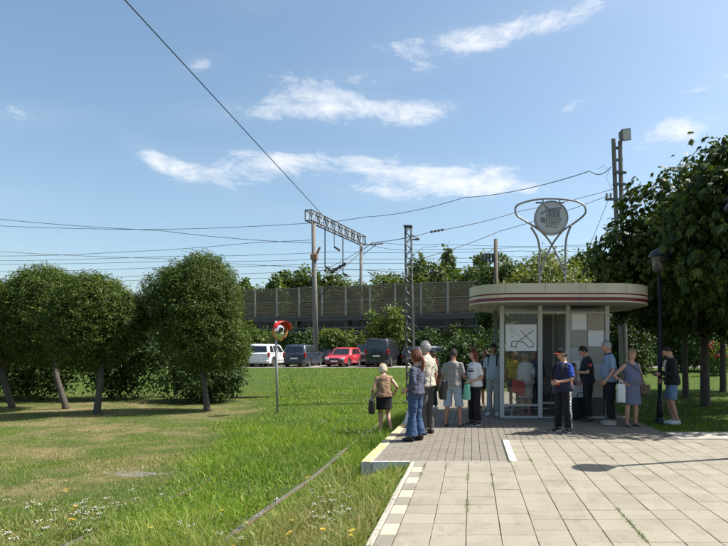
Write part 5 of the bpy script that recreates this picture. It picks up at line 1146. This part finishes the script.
        for sg in (1, -1):
            h.ball((sg * .076, -.008, -.006), (.010, .021, .032), 8, 6, xf=xf); h.ball((sg * .030, .0805, .011), (.0145, .009, .0085), 8, 6, 1, xf=xf); h.ball((sg * .031, .090, .030), (.019, .007, .0055), 6, 4, 3, xf=xf)
        h.ball((0, .0905, -.058), (.025, .009, .0085), 8, 5, 2, xf=xf)
        for sd in 'RL': s.hand(h, sd)
        s.S(h); hm = h.mesh('head'); bm = bmesh.new(); bm.from_mesh(me); bm.from_mesh(hm); bm.to_mesh(me); bm.free(); bpy.data.meshes.remove(hm)
        s.body = link('body', me, [s.skin, EYEW, LIP, HAIRS['brown']], s.t, True); s.xf = xf
    # ---------------- clothing
    def shirt(s, mat, hem=.93, sleeve=.75, inf=.014, top=1.462, name='shirt', loose=0., sl_r=.012, open_front=False, disp=.013, flare=0.):
        m = MB(); rg = s.torso(inf, hem, top); rg = [(a, b, z, rx + loose * max(0, min(1, (1.3 - z) / .3)) + flare * max(0, 1.0 - z), ry + loose * max(0, min(1, (1.3 - z) / .3)) + flare * max(0, 1 - z)) for (a, b, z, rx, ry) in rg]; m.rings(rg, 22, xf=s.bend, p=2.3)
        if sleeve > 0:
            for sd in 'RL':
                p, ts = s.limb_pts(s.arms[sd], 0, sleeve); r = [q + sl_r + (.005 if sleeve < 1.2 and t > .3 else 0) for q, t in zip(s.radii('arm', ts), ts)]; inner = s.bend(Vector(((.09 if sd == 'R' else -.09) * s.w, -.005, 1.388))); m.tube([inner] + p, [.058] + r, 12); m.ball(s.arms[sd][0], .050 + sl_r, 10, 7)
                if sleeve > 1: m.ball(s.arms[sd][1], s.radii('arm', [1])[0] + sl_r, 8, 6)
        return link(name, remesh(s.S(m), .014 * s.k, 3, disp * s.k, 12, s.seed, (1, 1, .6)), mat, s.t)
    def trousers(s, mat, end=1.93, waist=1.0, knee=.072, ankle=.070, inf=.012, name='trousers', disp=.012):
        m = MB(); rg = s.torso(inf, .84, waist); rg = [(a, b, z, rx, ry) for (a, b, z, rx, ry) in rg]; m.rings(rg, 20, xf=s.bend, p=2.3)
        for sd in 'RL':
            p, ts = s.limb_pts(s.legs[sd], 0, end); K = [(0, .100), (.5, .092 if end > 1 else .1), (1, knee), (1.5, (knee + ankle) / 2), (2, ankle)]; r = []
            for t in ts:
                for a, c in zip(K[:-1], K[1:]):
                    if a[0] <= t <= c[0] + 1e-6: r.append(lerp(a[1], c[1], (t - a[0]) / (c[0] - a[0])) * (.6 + .4 * s.w)); break
            m.tube(p, r, 14); m.ball(p[0], .099, 12, 8)
            if end > 1.2: m.ball(s.legs[sd][1], knee, 10, 7)
        return link(name, remesh(s.S(m), .014 * s.k, 3, disp * s.k, 13, s.seed + 3, (1, 1, .6)), mat, s.t)
    def skirt(s, mat, hem=.55, waist=1.0, wx=.21, wy=.16, name='skirt', top=None, disp=.010, straps=False):
        m = MB(); rg = s.torso(.014, .92, top or waist); m.rings([(0, .01, hem, wx, wy), (0, .005, (hem + .92) / 2, (wx + .19) / 2, (wy + .14) / 2)] + rg, 22, xf=s.bend, p=2.2)
        if straps:
            for sg in (1, -1): m.tube([s.bend(Vector((sg * .09, .09, top - .03))), s.bend(Vector((sg * .10, .02, 1.455))), s.bend(Vector((sg * .09, -.085, top - .03)))], [(.03, .016)] * 3, 8, up=(1, 0, 0))
        return link(name, remesh(s.S(m), .014 * s.k, 3, disp * s.k, 12, s.seed + 5, (1, 1, .25)), mat, s.t)
    def shoes(s, mat, sole=None, high=False):
        for sd in 'RL':
            m = MB(); s.foot(m, sd, .012)
            if high: p, _ = s.limb_pts(s.legs[sd], 1.85, 2); m.tube(p, .052, 10)
            me = remesh(s.S(m), .011 * s.k, 2); o = link('shoe', me, mat, s.t)
            if sole:
                an = s.legs[sd][2]
                if an.z < .12: b = MB(); fwv = Vector((.12 * (1 if sd == 'R' else -1), 1, 0)).normalized(); c = Vector((an.x, an.y, 0)) + fwv * .062; b.rings([(0, 0, .002, .045, .142), (0, 0, .026, .047, .146)], 16, xf=lambda q: c + Vector((q.x * fwv.y + q.y * fwv.x, q.y * fwv.y - q.x * fwv.x, q.z)), p=2.6); s.S(b); b.build('sole', sole, o)
    def sandals(s, mat):
        for sd in 'RL':
            an = s.legs[sd][2]; fwv = Vector((.12 * (1 if sd == 'R' else -1), 1, 0)).normalized(); c = Vector((an.x, an.y, an.z - .085)) + fwv * .062; b = MB(); b.rings([(0, 0, .001, .045, .140), (0, 0, .018, .046, .142)], 16, xf=lambda q: c + Vector((q.x * fwv.y + q.y * fwv.x, q.y * fwv.y - q.x * fwv.x, q.z)), p=2.6)
            for u in (.02, .09): q = c + fwv * u; sx = Vector((fwv.y, -fwv.x, 0)); b.tube([q - sx * .046 + Vector((0, 0, .015)), q - sx * .032 + Vector((0, 0, .062 - u * .2)), q + sx * .032 + Vector((0, 0, .062 - u * .2)), q + sx * .046 + Vector((0, 0, .015))], [(.017, .007)] * 4, 6, up=fwv)
            q = c - fwv * .085; s.S(b); b.build('sandal', mat, s.t)
    def hair(s, style, mat, thick=.012):
        n1, n2 = 40, 28; m = MB(); vs = []; keep = []
        def region(x, y, z):
            if style == 'cap': return y < .25 and -.4 < z < .12
            if style == 'crop': return z > (.40 if y > .45 else (.02 if y > -.1 else -.30)) and not (y > .45 and z < .5)
            if style == 'receding': return (z > .05 if y < .25 else False) and z < .92 or (y < -.1 and z > -.35 and z < .9) or z >= .9 and y < .1
            if style in ('short', 'curly'): return z > (.52 if y > .5 else (.0 if y > .05 else -.45)) 
            return z > (.55 if y > .55 else (-.25 if y > .1 else -.75))
        rnd = random.Random(s.seed)
        for i in range(n2 + 1):
            th = math.pi * i / n2 - math.pi / 2
            for j in range(n1):
                ph = 2 * math.pi * j / n1; x, y, z = math.cos(th) * math.cos(ph), math.cos(th) * math.sin(ph), math.sin(th); r = region(x, y, z); keep.append(r); p = s.head_shape(x, y, z); d = Vector((x, y, z)); amp = thick + ((.005 if style == 'short' else .009) * noise.noise(Vector((x, y, z)) * (7 if style == 'curly' else 4) + Vector((s.seed, 0, 0))) if style not in ('crop', 'cap') else .002 * rnd.random()); p = p + d * (amp if r else -.006); vs.append(s.xf(p))
        fs = []
        for i in range(n2):
            for j in range(n1):
                q = (i * n1 + j, i * n1 + (j + 1) % n1, (i + 1) * n1 + (j + 1) % n1, (i + 1) * n1 + j)
                if any(keep[a] for a in q): fs.append(q)
        m.add(vs, fs)
        if style == 'ponytail':
            b = [s.xf(Vector(p)) for p in ((0, -.085, .02), (.0, -.125, .0), (.0, -.145, -.08), (.0, -.14, -.18), (.0, -.12, -.28), (0, -.11, -.33))]
            for o, rr_ in (((0, 0, 0), 1), ((.015, .01, -.01), .75), ((-.015, .008, .01), .75)): m.tube([p + Vector(o) for p in b], [.028 * rr_, .036 * rr_, .042 * rr_, .038 * rr_, .024 * rr_, .005], 9)
        if style == 'long':
            for i in range(15):
                a = R(150 + 240 * i / 14 + 0) ; x, y = math.cos(a + R(-90) + R(0)), math.sin(a + R(-90)); 
                ang_ = R(-20 - 140 * i / 14); x, y = .078 * math.cos(ang_), .088 * math.sin(ang_)
                m.tube([s.xf(Vector((x * .95, y * .95, .03))), s.xf(Vector((x * 1.1, y * 1.1, -.08))), s.xf(Vector((x * 1.12, y * 1.15, -.17))), s.xf(Vector((x * .98 + rnd.uniform(-.01, .01), y * 1.1, -.24 - rnd.uniform(0, .04))))], [.017, .024, .021, .007], 6)
        if style == 'bob':
            for i in range(17):
                ang_ = R(10 - 200 * i / 16); x, y = .078 * math.cos(ang_), .09 * math.sin(ang_)
                m.tube([s.xf(Vector((x * .9, y * .9, .05))), s.xf(Vector((x * 1.14, y * 1.12, -.03))), s.xf(Vector((x * 1.08, y * 1.08, -.10 - rnd.uniform(0, .02))))], [.018, .024, .010], 6)
        idx = [a for a in range(len(vs)) if keep[a]]; up_ = Vector((0, 0, 1)); cen = s.xf(Vector((0, 0, 0)))
        L_h = .012 if style in ('crop', 'cap') else .022 if style == 'short' else .034
        for a in idx:
            for _ in range(3):
                p = vs[a] + Vector((rnd.gauss(0, .007), rnd.gauss(0, .007), rnd.gauss(0, .007))); o = (p - cen).normalized(); t_ = Vector((rnd.gauss(0, .6), rnd.gauss(0, .6), -1 + rnd.gauss(0, .5))) if style != 'curly' else Vector((rnd.gauss(0, 1), rnd.gauss(0, 1), rnd.gauss(0, 1))); t_ = (t_ - o * t_.dot(o)).normalized(); sd_ = o.cross(t_) * .0045
                m.add([p - sd_ - o * .002, p + sd_ - o * .002, p + t_ * L_h * rnd.uniform(.5, 1.2) + o * rnd.uniform(.0, .012 if style == 'curly' else .006)], [(0, 1, 2)])
        s.S(m); return m.build('hair', mat, s.t, True, fix=False)
    def cap(s, crown_mat, brim_mat):
        m = MB(); n1 = 28; vs = []; fs = []; rows = 8
        for i in range(rows + 1):
            th = R(14 + 76 * i / rows)
            for j in range(n1): ph = 2 * math.pi * j / n1; x, y, z = math.cos(th) * math.cos(ph), math.cos(th) * math.sin(ph), math.sin(th); vs.append(s.xf(Vector((.086 * x, .106 * y, .128 * z + .006))))
        for i in range(rows):
            for j in range(n1): fs.append((i * n1 + j, i * n1 + (j + 1) % n1, (i + 1) * n1 + (j + 1) % n1, (i + 1) * n1 + j))
        m.add(vs, fs); s.S(m); o = m.build('cap', crown_mat, s.t, True)
        b = MB(); a_ = []
        for j in range(13): a = R(20 + 140 * j / 12); a_.append((s.xf(Vector((.084 * math.cos(a), .100 * math.sin(a), .036))), s.xf(Vector((.088 * math.cos(a), .10 * math.sin(a) + .085 * math.sin(a) ** 1.3, .020 + .006 * math.sin(a))))))
        vs = [p for q in a_ for p in q] + [p - Vector((0, 0, .007)) for q in a_ for p in q]; fs = []
        for j in range(12): fs += [(2 * j, 2 * j + 1, 2 * j + 3, 2 * j + 2), (26 + 2 * j, 26 + 2 * j + 2, 26 + 2 * j + 3, 26 + 2 * j + 1), (2 * j + 1, 26 + 2 * j + 1, 26 + 2 * j + 3, 2 * j + 3)]
        b.add(vs, fs); s.S(b); b.build('brim', brim_mat, o); return o
    def world(s, p): return s.pos + Matrix.Rotation(s.rz, 3, 'Z') @ (Vector(p) * s.k)
    def collar(s, mat, r=.062):
        m = MB(); n = 18; vs = []
        for (z, q, w2) in ((1.455, r + .016, 1), (1.492, r + .002, 1), (1.50, r + .004, 1), (1.462, r + .024, 1)):
            for j in range(n): a = 2 * math.pi * j / n; vs.append(s.bend(Vector((q * math.cos(a), q * math.sin(a) * 1.02 + .002, z - (.022 if math.sin(a) > .6 else 0)))))
        fs = [(i * n + j, i * n + (j + 1) % n, (i + 1) * n + (j + 1) % n, (i + 1) * n + j) for i in range(3) for j in range(n)]; m.add(vs, fs); s.S(m); return m.build('collar', mat, s.t, True)

def bag(name, label, cat, loc, rz, size, mat, handles=(), bulge=.25, flap=None, strap_mat=None, pocket=None, r=.010, group='bags carried by the waiting people'):
    "soft rounded bag hanging from its top; handles are paths relative to the bag in its own axes"
    w_, d, h = size; t = empty(name, loc, rz, label, cat, group); m = MB(); rows = [(0, .84), (.05, .98), (.3, 1.0 + bulge * .3), (.6, 1.0), (.88, .82), (1.0, .62)]
    m.rings([(0, 0, h * z, w_ / 2 * (.93 + .07 * k_), d / 2 * k_) for z, k_ in rows], 24, p=4.5); link('bag_body', remesh(m, max(.009, min(w_, h) * .05), 2, .006, 16, len(label)), mat, t)
    for hd in handles: MB().tube(spline([Vector(p) for p in hd], 5), r, 7).build('handle', strap_mat or mat, t, smooth=True)
    if flap is not None: MB().box((0, -d * .52, h * .72), (w_ * .84, .018, h * .46), bev=.008).build('flap', flap, t)
    if pocket is not None: MB().box((0, -d * .50, h * .32), (w_ * .66, .05, h * .36), bev=.02).build('pocket', pocket, t)
    return t
def hat_pt(px, feet_py, z=0.0): Y = FPX * (EYE - z) / (feet_py - HY); return Vector(((px - CX) / FPX * Y, Y, z))
BLACK = fabric('black_cloth', (.012, .012, .014)); BLKLEA = M('black_leather', (.014, .013, .013), .45, var=.3, bump=.3); SOLE = M('white_sole', (.6, .6, .58), .7); DSHOE = M('dark_shoe', (.03, .026, .024), .6, var=.3); SNEAK = M('white_sneaker', (.55, .55, .55), .7, var=.15)

# 1 -- blonde woman stepping across the track
def f1(d, v, c): return d.mix(d.step(d.noise(v, 22, 3, .6, .8), .45, .6), (.30, .19, .115), (.17, .10, .06))
b = Body('w', 'blonde woman in a brown top and black skirt walking across the grassy track', (-1.95, 12.0, ground_z(-1.95, 12.0) + .02), 20, 1.55, 'f', 1.14, .03, 10, (10, 8), arms=dict(R=((.31, -.10, 1.15), (.27, .06, .98)), L=((-.27, -.02, 1.10), (-.26, .05, .86))), legs=dict(R=((.10, .06, .50), (.13, -.17, .17)), L=((-.085, .05, .47), (-.08, -.01, .085))), seed=1)
b.shirt(fabric('brown_blouse', (.26, .16, .10), extra=f1), .90, .25, loose=.012); b.skirt(BLACK, .60, 1.0, .205, .16); b.shoes(M('beige_shoe', (.42, .30, .2), .6)); b.hair('bob', HAIRS['blond'], .02)
bag('handbag', 'black handbag hanging from the blonde woman\'s arm', 'bag', b.world((-.31, .02, .50)), R(20) + R(80), (.36, .14, .32), BLKLEA, [[(-.11, 0, .30), (-.07, 0, .42), (0, 0, .50), (.07, 0, .42), (.11, 0, .25)]])
# 2 -- auburn-haired woman in flared jeans
DEN = fabric('denim_blue', (.032, .068, .145), .8, .3); NAVYB = fabric('navy_blouse', (.050, .058, .095), .8, .25, lambda d, v, c: d.mix(d.step(d.noise(v, 40, 2), .55, .65), c, (.13, .14, .2)))
b = Body('w', 'auburn-haired woman with a ponytail in flared jeans, hand at her hip', hat_pt(416, 440.5), 62, 1.64, 'f', .98, 0, -2, (4, 12), arms=dict(L=((-.215, -.10, 1.13), (-.20, .10, .99)), R=((.24, -.02, 1.12), (.20, .12, .95))), legs=dict(R=((.09, .02, .49), (.10, -.03, .085)), L=((-.10, .02, .49), (-.12, .03, .085))), seed=2)
b.shirt(NAVYB, .90, 1.72, loose=.010); b.trousers(DEN, 1.95, 1.0, .075, .125); b.shoes(DSHOE); b.hair('ponytail', HAIRS['red'], .016)
# 3 -- grey-haired man with shoulder bags
BEIGE = fabric('beige_shirt', (.46, .42, .34)); GREYT = fabric('grey_trousers', (.075, .072, .070))
b = Body('m', 'tall grey-haired man in a beige shirt and dark trousers beside the auburn-haired woman', hat_pt(426.5, 434), 58, 1.82, 'm', .98, .02, 0, (4, 6), arms=dict(R=((.24, -.05, 1.13), (.24, .02, .88)), L=((-.24, -.04, 1.13), (-.24, .08, .92))), seed=3)
b.shirt(BEIGE, .90, .85, loose=.018); b.trousers(GREYT); b.shoes(DSHOE); b.hair('short', HAIRS['grey'], .009); b.collar(BEIGE)
bag('shoulder_bag', 'large black shoulder bag on the tall grey-haired man\'s side', 'bag', b.world((.16, -.26, .66)), R(100), (.36, .14, .38), BLKLEA, [[(-.13, 0, .36), (-.08, .06, .60), (0, .08, .80), (.08, .06, .60), (.13, 0, .36)]], flap=BLACK)
# 4 -- person in a dark cap behind them
b = Body('p', 'person in a dark cap and white shoes half hidden behind the grey-haired man', hat_pt(433.5, 409), 120, 1.66, 'm', .95, 0, 0, (0, 0), SKIN_T, seed=4)
b.shirt(fabric('dark_red_shirt', (.14, .03, .025)), .9, .8); b.trousers(fabric('dark_grey_trousers', (.035, .035, .04))); b.shoes(SNEAK, SOLE); b.hair('cap', HAIRS['dark'], .004); b.cap(BLACK, BLACK)
bag('tote_bag', 'brown and orange tote bag hanging beside the person in a dark cap', 'bag', hat_pt(437.5, 415) + Vector((0, 0, .72)), R(20), (.30, .14, .42), fabric('brown_bag', (.10, .055, .05)), [[(-.1, 0, .38), (-.05, 0, .58), (.05, 0, .58), (.1, 0, .38)]], pocket=fabric('orange_cloth', (.45, .10, .04)))
# 5 -- man in grey T-shirt and denim shorts
LDEN = fabric('pale_denim', (.27, .34, .41), .85, .25)
b = Body('m', 'man in a grey T-shirt and pale denim shorts standing with his back to the camera', hat_pt(453, 426), -12, 1.68, 'm', 1.08, .03, 2, (6, -6), SKIN_T, arms=dict(R=((.245, .02, 1.13), (.22, .18, 1.02)), L=((-.245, -.02, 1.12), (-.23, .12, .92))), legs=dict(R=((.14, .015, .49), (.175, -.02, .085)), L=((-.13, .015, .49), (-.165, -.01, .085))), seed=5)
b.shirt(fabric('grey_tshirt', (.23, .225, .215)), .90, .8, loose=.02); b.trousers(LDEN, 1.12, .98, .098, .098, name='shorts'); b.sandals(BLKLEA); b.hair('crop', HAIRS['dark'], .008)
bag('shoulder_bag', 'black shoulder bag held in front by the man in denim shorts', 'bag', b.world((.24, .18, .70)), R(70), (.30, .13, .34), BLACK, [[(-.1, 0, .32), (-.05, .02, .55), (.05, .02, .62), (.1, 0, .32)]])
# 6 -- woman in white print T-shirt with a mint bag
def pr6(d, v, c):
    s_ = d.sep(v); z = s_[2]; a = d.m('MULTIPLY', d.m('GREATER_THAN', z, 1.175), d.m('LESS_THAN', z, 1.215)); a2 = d.m('MULTIPLY', d.m('GREATER_THAN', z, 1.235), d.m('LESS_THAN', z, 1.247)); f = d.m('MULTIPLY', d.m('ADD', a, a2, True), d.m('GREATER_THAN', s_[1], .02)); f = d.m('MULTIPLY', f, d.m('LESS_THAN', d.m('ABSOLUTE', s_[0]), .11)); return d.mix(f, c, (.04, .05, .10))
b = Body('w', 'woman with long auburn hair in a white T-shirt holding a mint bag', hat_pt(474.5, 425), 128, 1.66, 'f', 1.06, .02, 0, (4, -8), arms=dict(R=((.23, .02, 1.11), (.06, .22, 1.12)), L=((-.24, -.02, 1.10), (-.10, .20, 1.02))), seed=6)
b.shirt(fabric('white_print_tshirt', (.66, .66, .66), extra=pr6), .89, .8, loose=.016); b.trousers(BLACK, 1.94, 1.0, .078, .085); b.shoes(DSHOE, SOLE); b.hair('long', HAIRS['red'], .016)
bag('carrier_bag', 'mint green carrier bag held by the woman in the white T-shirt', 'bag', b.world((-.03, .27, .60)), R(128 + 180), (.25, .09, .34), fabric('mint_bag', (.20, .55, .42), .6, .1), [[(-.07, 0, .33), (-.04, 0, .44), (.04, 0, .44), (.07, 0, .33)]])
# 7 -- figure behind her
b = Body('p', 'brown-haired person in black shorts partly hidden behind the woman with the mint bag', hat_pt(486, 407.5), 150, 1.64, 'f', .98, 0, 0, (0, 0), SKIN_T, seed=7)
b.shirt(fabric('black_tshirt', (.02, .02, .024)), .9, .7); b.trousers(BLACK, .8, 1.0, .09, .09, name='shorts'); b.shoes(DSHOE); b.hair('long', HAIRS['brown'], .016)
# 8 -- man in pale blue shirt
b = Body('m', 'man in a pale blue shirt and light trousers standing at the left kiosk column', hat_pt(493.5, 415), 165, 1.80, 'm', 1.0, .02, 0, (6, 10), SKIN_T, arms=dict(R=((.25, -.02, 1.13), (.25, .06, .88)), L=((-.25, -.02, 1.13), (-.25, .06, .88))), seed=8)
BSH = fabric('pale_blue_shirt', (.32, .39, .43)); b.shirt(BSH, .88, .85, loose=.018); b.trousers(fabric('stone_trousers', (.33, .34, .34))); b.shoes(SNEAK, SOLE); b.hair('short', HAIRS['dark'], .010); b.collar(BSH)
bag('backpack', 'dark backpack on the man in the pale blue shirt', 'bag', b.world((0, -.21, 1.0)), R(165), (.30, .16, .44), BLACK, [[(-.09, .09, .42), (-.10, .20, .50), (-.11, .32, .40), (-.11, .33, .2), (-.12, .18, .05)], [(.09, .09, .42), (.10, .20, .50), (.11, .32, .40), (.11, .33, .2), (.12, .18, .05)]], r=.018)
# 9..11 -- inside the shelter
b = Body('w', 'woman in a yellow top and dark shorts inside the shelter', hat_pt(514, 407.5), 178, 1.62, 'f', 1.02, .02, 0, (0, -10), SKIN_T, seed=9); b.shirt(fabric('yellow_top', (.52, .40, .03)), .9, .6, loose=.01); b.trousers(fabric('green_shorts', (.03, .05, .045)), 1.0, 1.0, .10, .10, name='shorts'); b.shoes(DSHOE); b.hair('bob', HAIRS['brown'], .016)
b = Body('w', 'grey-haired woman in a white T-shirt and pink shoes behind the glass', hat_pt(526, 416), 140, 1.62, 'f', 1.16, .05, 2, (5, 10), arms=dict(L=((-.27, .02, 1.10), (-.24, .16, .90)), R=((.27, .0, 1.10), (.25, .12, .90))), seed=10); b.shirt(fabric('white_flower_tshirt', (.62, .61, .62), extra=lambda d, v, c: d.mix(d.m('MULTIPLY', d.step(d.noise(v, 26, 2), .6, .66), d.m('GREATER_THAN', d.sep(v)[1], .05)), c, (.30, .20, .34))), .86, .9, loose=.02); b.skirt(fabric('grey_skirt', (.30, .30, .31)), .48, 1.0, .21, .17); b.shoes(M('pink_shoe', (.60, .22, .24), .7), SOLE); b.hair('short', HAIRS['grey'], .018)
fc = empty('folding_stool', b.world((.05, .30, .02)), R(20), 'red folding trolley bag in front of the woman behind the glass', 'trolley', 'bags carried by the waiting people'); REDC = fabric('red_cloth', (.50, .02, .04)); GT = M('grey_tube', (.4, .4, .4), .4, .5)
m = MB(); m.add([(-.18, -.05, .62), (.16, -.05, .50), (.20, -.01, .82), (-.12, -.01, .92), (-.18, .05, .60), (.16, .06, .48), (.20, .05, .80), (-.12, .05, .90)], [(0, 1, 2, 3), (7, 6, 5, 4), (0, 4, 5, 1), (1, 5, 6, 2), (2, 6, 7, 3), (3, 7, 4, 0)]); m.build('cloth', REDC, fc)
for sx in (-.16, .16): MB().tube([(sx, 0, .62), (sx * .9, .03, .25), (sx * 1.1, 0, .0)], .010, 6).build('tube_leg', GT, fc); MB().tube([(sx, .04, .50), (-sx, .04, .18)], .010, 6).build('tube_leg', GT, fc)
b = Body('m', 'man in a dark checked shirt at the back of the shelter', hat_pt(535, 412.5), 190, 1.74, 'm', 1.05, .03, 0, (0, 0), SKIN_T, seed=11); b.shirt(fabric('dark_checked_shirt', (.045, .05, .075), extra=lambda d, v, c: d.mix(d.step(d.noise(v, 30, 1), .5, .55), c, (.09, .09, .12))), .9, 1.8); b.trousers(BLACK); b.shoes(DSHOE); b.hair('crop', HAIRS['dark'])
# 12 -- man in the red and black cap
BLUE = fabric('royal_blue_tshirt', (.018, .055, .30)); VEST = fabric('navy_vest', (.018, .020, .05), extra=lambda d, v, c: d.mix(d.m('MULTIPLY', d.m('MULTIPLY', d.m('GREATER_THAN', d.sep(v)[2], .95), d.m('LESS_THAN', d.sep(v)[2], 1.03)), d.m('GREATER_THAN', d.noise(d.scale(v, (1, 1, .1)), 9, 1), .62)), c, (.5, .10, .02)))
TRK = fabric('track_pants', (.012, .012, .016), extra=lambda d, v, c: d.mix(d.m('MULTIPLY', d.m('GREATER_THAN', d.sep(v)[0], .135), d.m('MULTIPLY', d.m('GREATER_THAN', d.sep(v)[1], -.03), d.m('LESS_THAN', d.sep(v)[1], .05))), c, d.mix(d.step(d.noise(v, 38, 2), .42, .5), (.02, .02, .02), (.62, .62, .62))))
TRK2 = fabric('track_pants_print', (.012, .012, .016), extra=lambda d, v, c: d.mix(d.m('MULTIPLY', d.m('LESS_THAN', d.m('ABSOLUTE', d.m('SUBTRACT', d.sep(v)[1], .0)), .028), d.m('GREATER_THAN', d.m('ABSOLUTE', d.sep(v)[0]), .13)), c, d.mix(d.step(d.noise(v, 34, 2), .45, .52), (.02, .02, .02), (.65, .65, .65))))
b = Body('m', 'man in a red and black cap and blue T-shirt alone before the kiosk', hat_pt(563.5, 432), 128, 1.68, 'm', 1.06, .03, 0, (4, -34), arms=dict(L=((-.26, .02, 1.12), (-.10, .26, 1.06)), R=((.27, -.02, 1.11), (.08, .25, 1.04))), legs=dict(R=((.13, .015, .49), (.155, -.01, .085)), L=((-.13, .015, .49), (-.16, .02, .085))), seed=12)
b.shirt(BLUE, .92, .85, loose=.012); b.shirt(VEST, .86, 0, .034, 1.44, 'vest', .012); b.trousers(TRK2, 1.95, .98, .085, .085); b.shoes(M('black_sneaker', (.02, .02, .022), .6), SOLE); b.hair('cap', HAIRS['dark'], .004); b.cap(BLACK, fabric('red_cap_cloth', (.55, .03, .02)))
bag('backpack', 'black backpack worn by the man in the red and black cap', 'bag', b.world((.02, -.225, .98)), R(128), (.32, .19, .46), BLACK, [[(-.09, .08, .40), (-.10, .20, .445), (-.11, .34, .38), (-.12, .385, .22), (-.15, .3, .08), (-.15, .1, .04)], [(.09, .08, .40), (.10, .20, .445), (.11, .34, .38), (.12, .385, .22), (.15, .3, .08), (.15, .1, .04)]], r=.02)
# 13 -- guard in dark uniform with a phone
UNI = fabric('guard_uniform', (.016, .018, .028)); b = Body('m', 'guard in a dark uniform looking at a phone by the ticket room wall', hat_pt(588, 421), 92, 1.76, 'm', 1.05, .04, 4, (26, 0), arms=dict(L=((-.25, .06, 1.13), (-.16, .32, 1.13)), R=((.26, -.02, 1.12), (.25, .10, .92))), seed=13)
b.shirt(UNI, .90, .8, loose=.014); b.trousers(BLACK); b.shoes(DSHOE); b.hair('crop', HAIRS['dark'], .006); b.collar(UNI)
m = MB(); m.box((0, 0, 0), (.075, .004, .055)); pa = m.build('shoulder_patch', M('patch_red', (.5, .05, .04), .7), b.t); pa.location = Vector((-.305, .02, 1.30)) * b.k; pa.rotation_euler = (0, 0, R(90))
def phone(loc, rz, label): o = MB().box((0, 0, 0), (.075, .009, .15), bev=.004).build('phone', M('phone_black', (.015, .015, .017), .25, bump=0)); o.location = loc; o.rotation_euler = (R(-50), 0, rz); tag(o, label, 'phone')
phone(b.world((-.14, .43, 1.13)), R(92), 'phone in the hand of the uniformed guard')
sc = bag('duffel_bag', 'black duffel bag on the ground beside the guard', 'bag', hat_pt(581, 419.5) + Vector((0, 0, .005)), R(4), (.46, .24, .52), BLACK, [[(-.1, 0, .5), (-.06, 0, .62), (.06, 0, .62), (.1, 0, .5)]])
# 14 -- grey-haired man in blue polo
POLO = fabric('blue_polo', (.19, .27, .38)); b = Body('m', 'grey-haired man in a light blue polo shirt and black trousers queuing behind the guard', hat_pt(610.5, 424), 88, 1.86, 'm', 1.08, .05, 4, (6, 0), arms=dict(L=((-.27, .0, 1.12), (-.24, .14, .93)), R=((.27, -.02, 1.12), (.26, .10, .90))), seed=14)
b.shirt(POLO, .89, .85, loose=.018); b.trousers(fabric('black_trousers', (.013, .013, .018))); b.shoes(M('beige_sneaker', (.36, .33, .28), .7), SOLE); b.hair('short', HAIRS['grey'], .010); b.collar(fabric('navy_collar', (.02, .025, .05)))
bag('shopping_bag', 'black bag hanging beside the grey-haired man in the polo shirt', 'bag', b.world((.30, .02, .52)), R(100), (.22, .10, .34), BLACK, [[(-.06, 0, .33), (-.03, 0, .42), (.03, 0, .42), (.06, 0, .33)]])
# 15 -- woman in a blue-grey dress
DRS = fabric('blue_grey_dress', (.10, .115, .185), extra=lambda d, v, c: d.mix(d.m('MULTIPLY', d.m('GREATER_THAN', d.m('SINE', d.m('MULTIPLY', d.sep(v)[0], 210.0)), .2), .5), c, (.20, .21, .28)))
b = Body('w', 'fair-haired woman in a blue-grey sleeveless dress with her hand on her hip', hat_pt(631.5, 426), 196, 1.66, 'f', 1.22, .06, 0, (2, 8), arms=dict(R=((.40, -.08, 1.15), (.24, .06, 1.0)), L=((-.28, -.02, 1.10), (-.26, .10, .88))), legs=dict(R=((.11, .015, .49), (.12, 0, .085)), L=((-.10, .015, .49), (-.11, -.01, .085))), seed=15)
b.skirt(DRS, .50, 1.0, .225, .185, 'dress', 1.405, straps=True); b.sandals(DSHOE); b.hair('curly', HAIRS['sandy'], .022)
bag('plastic_bag', 'white and green plastic bag hanging beside the woman in the dress', 'bag', b.world((.31, .06, .55)), R(190), (.19, .11, .40), fabric('white_plastic', (.58, .60, .58), .4, .12, lambda d, v, c: d.mix(d.step(d.noise(v, 9, 2), .58, .64), c, (.25, .5, .15))), [[(-.04, 0, .39), (-.02, 0, .47), (.02, 0, .47), (.04, 0, .39)]])
bag('crossbody_bag', 'brown crossbody handbag at the hip of the woman in the dress', 'bag', b.world((-.27, .13, .72)), R(196 - 20), (.22, .09, .22), M('brown_leather', (.07, .04, .028), .5, var=.25), [[tuple(Matrix.Rotation(R(20), 3, 'Z') @ Vector(q)) for q in ((.0, .0, .2), (.14, .06, .45), (.30, .02, .62), (.40, -.10, .70))]], r=.010)
# 16 -- young man with a phone by the lamp post
JKT = fabric('black_jacket', (.012, .012, .013)); b = Body('m', 'young man in a black jacket and denim shorts on his phone by the lamp post', hat_pt(672, 424, -.02) + Vector((0, .0, .0)), 86, 1.80, 'm', 1.0, 0, 4, (30, 0), arms=dict(L=((-.25, .04, 1.13), (-.12, .30, 1.10)), R=((.25, -.04, 1.12), (.16, .16, .96))), legs=dict(R=((.09, .05, .49), (.06, -.05, .09)), L=((-.09, .03, .49), (-.05, -.10, .085))), seed=16)
b.shirt(fabric('white_tee', (.55, .55, .55)), .90, 0, .012, 1.41).location = (0, .035, 0); b.t.children[-1].scale = (.62, 1, 1); b.shirt(JKT, .86, 1.9, .026, 1.45, 'jacket', .02); b.trousers(fabric('blue_denim_shorts', (.12, .20, .31)), .88, .98, .098, .098, name='shorts'); b.shoes(SNEAK, SOLE); b.hair('crop', HAIRS['dark'], .009)
phone(b.world((-.10, .42, 1.10)), R(86), 'phone in the hand of the young man in the black jacket')
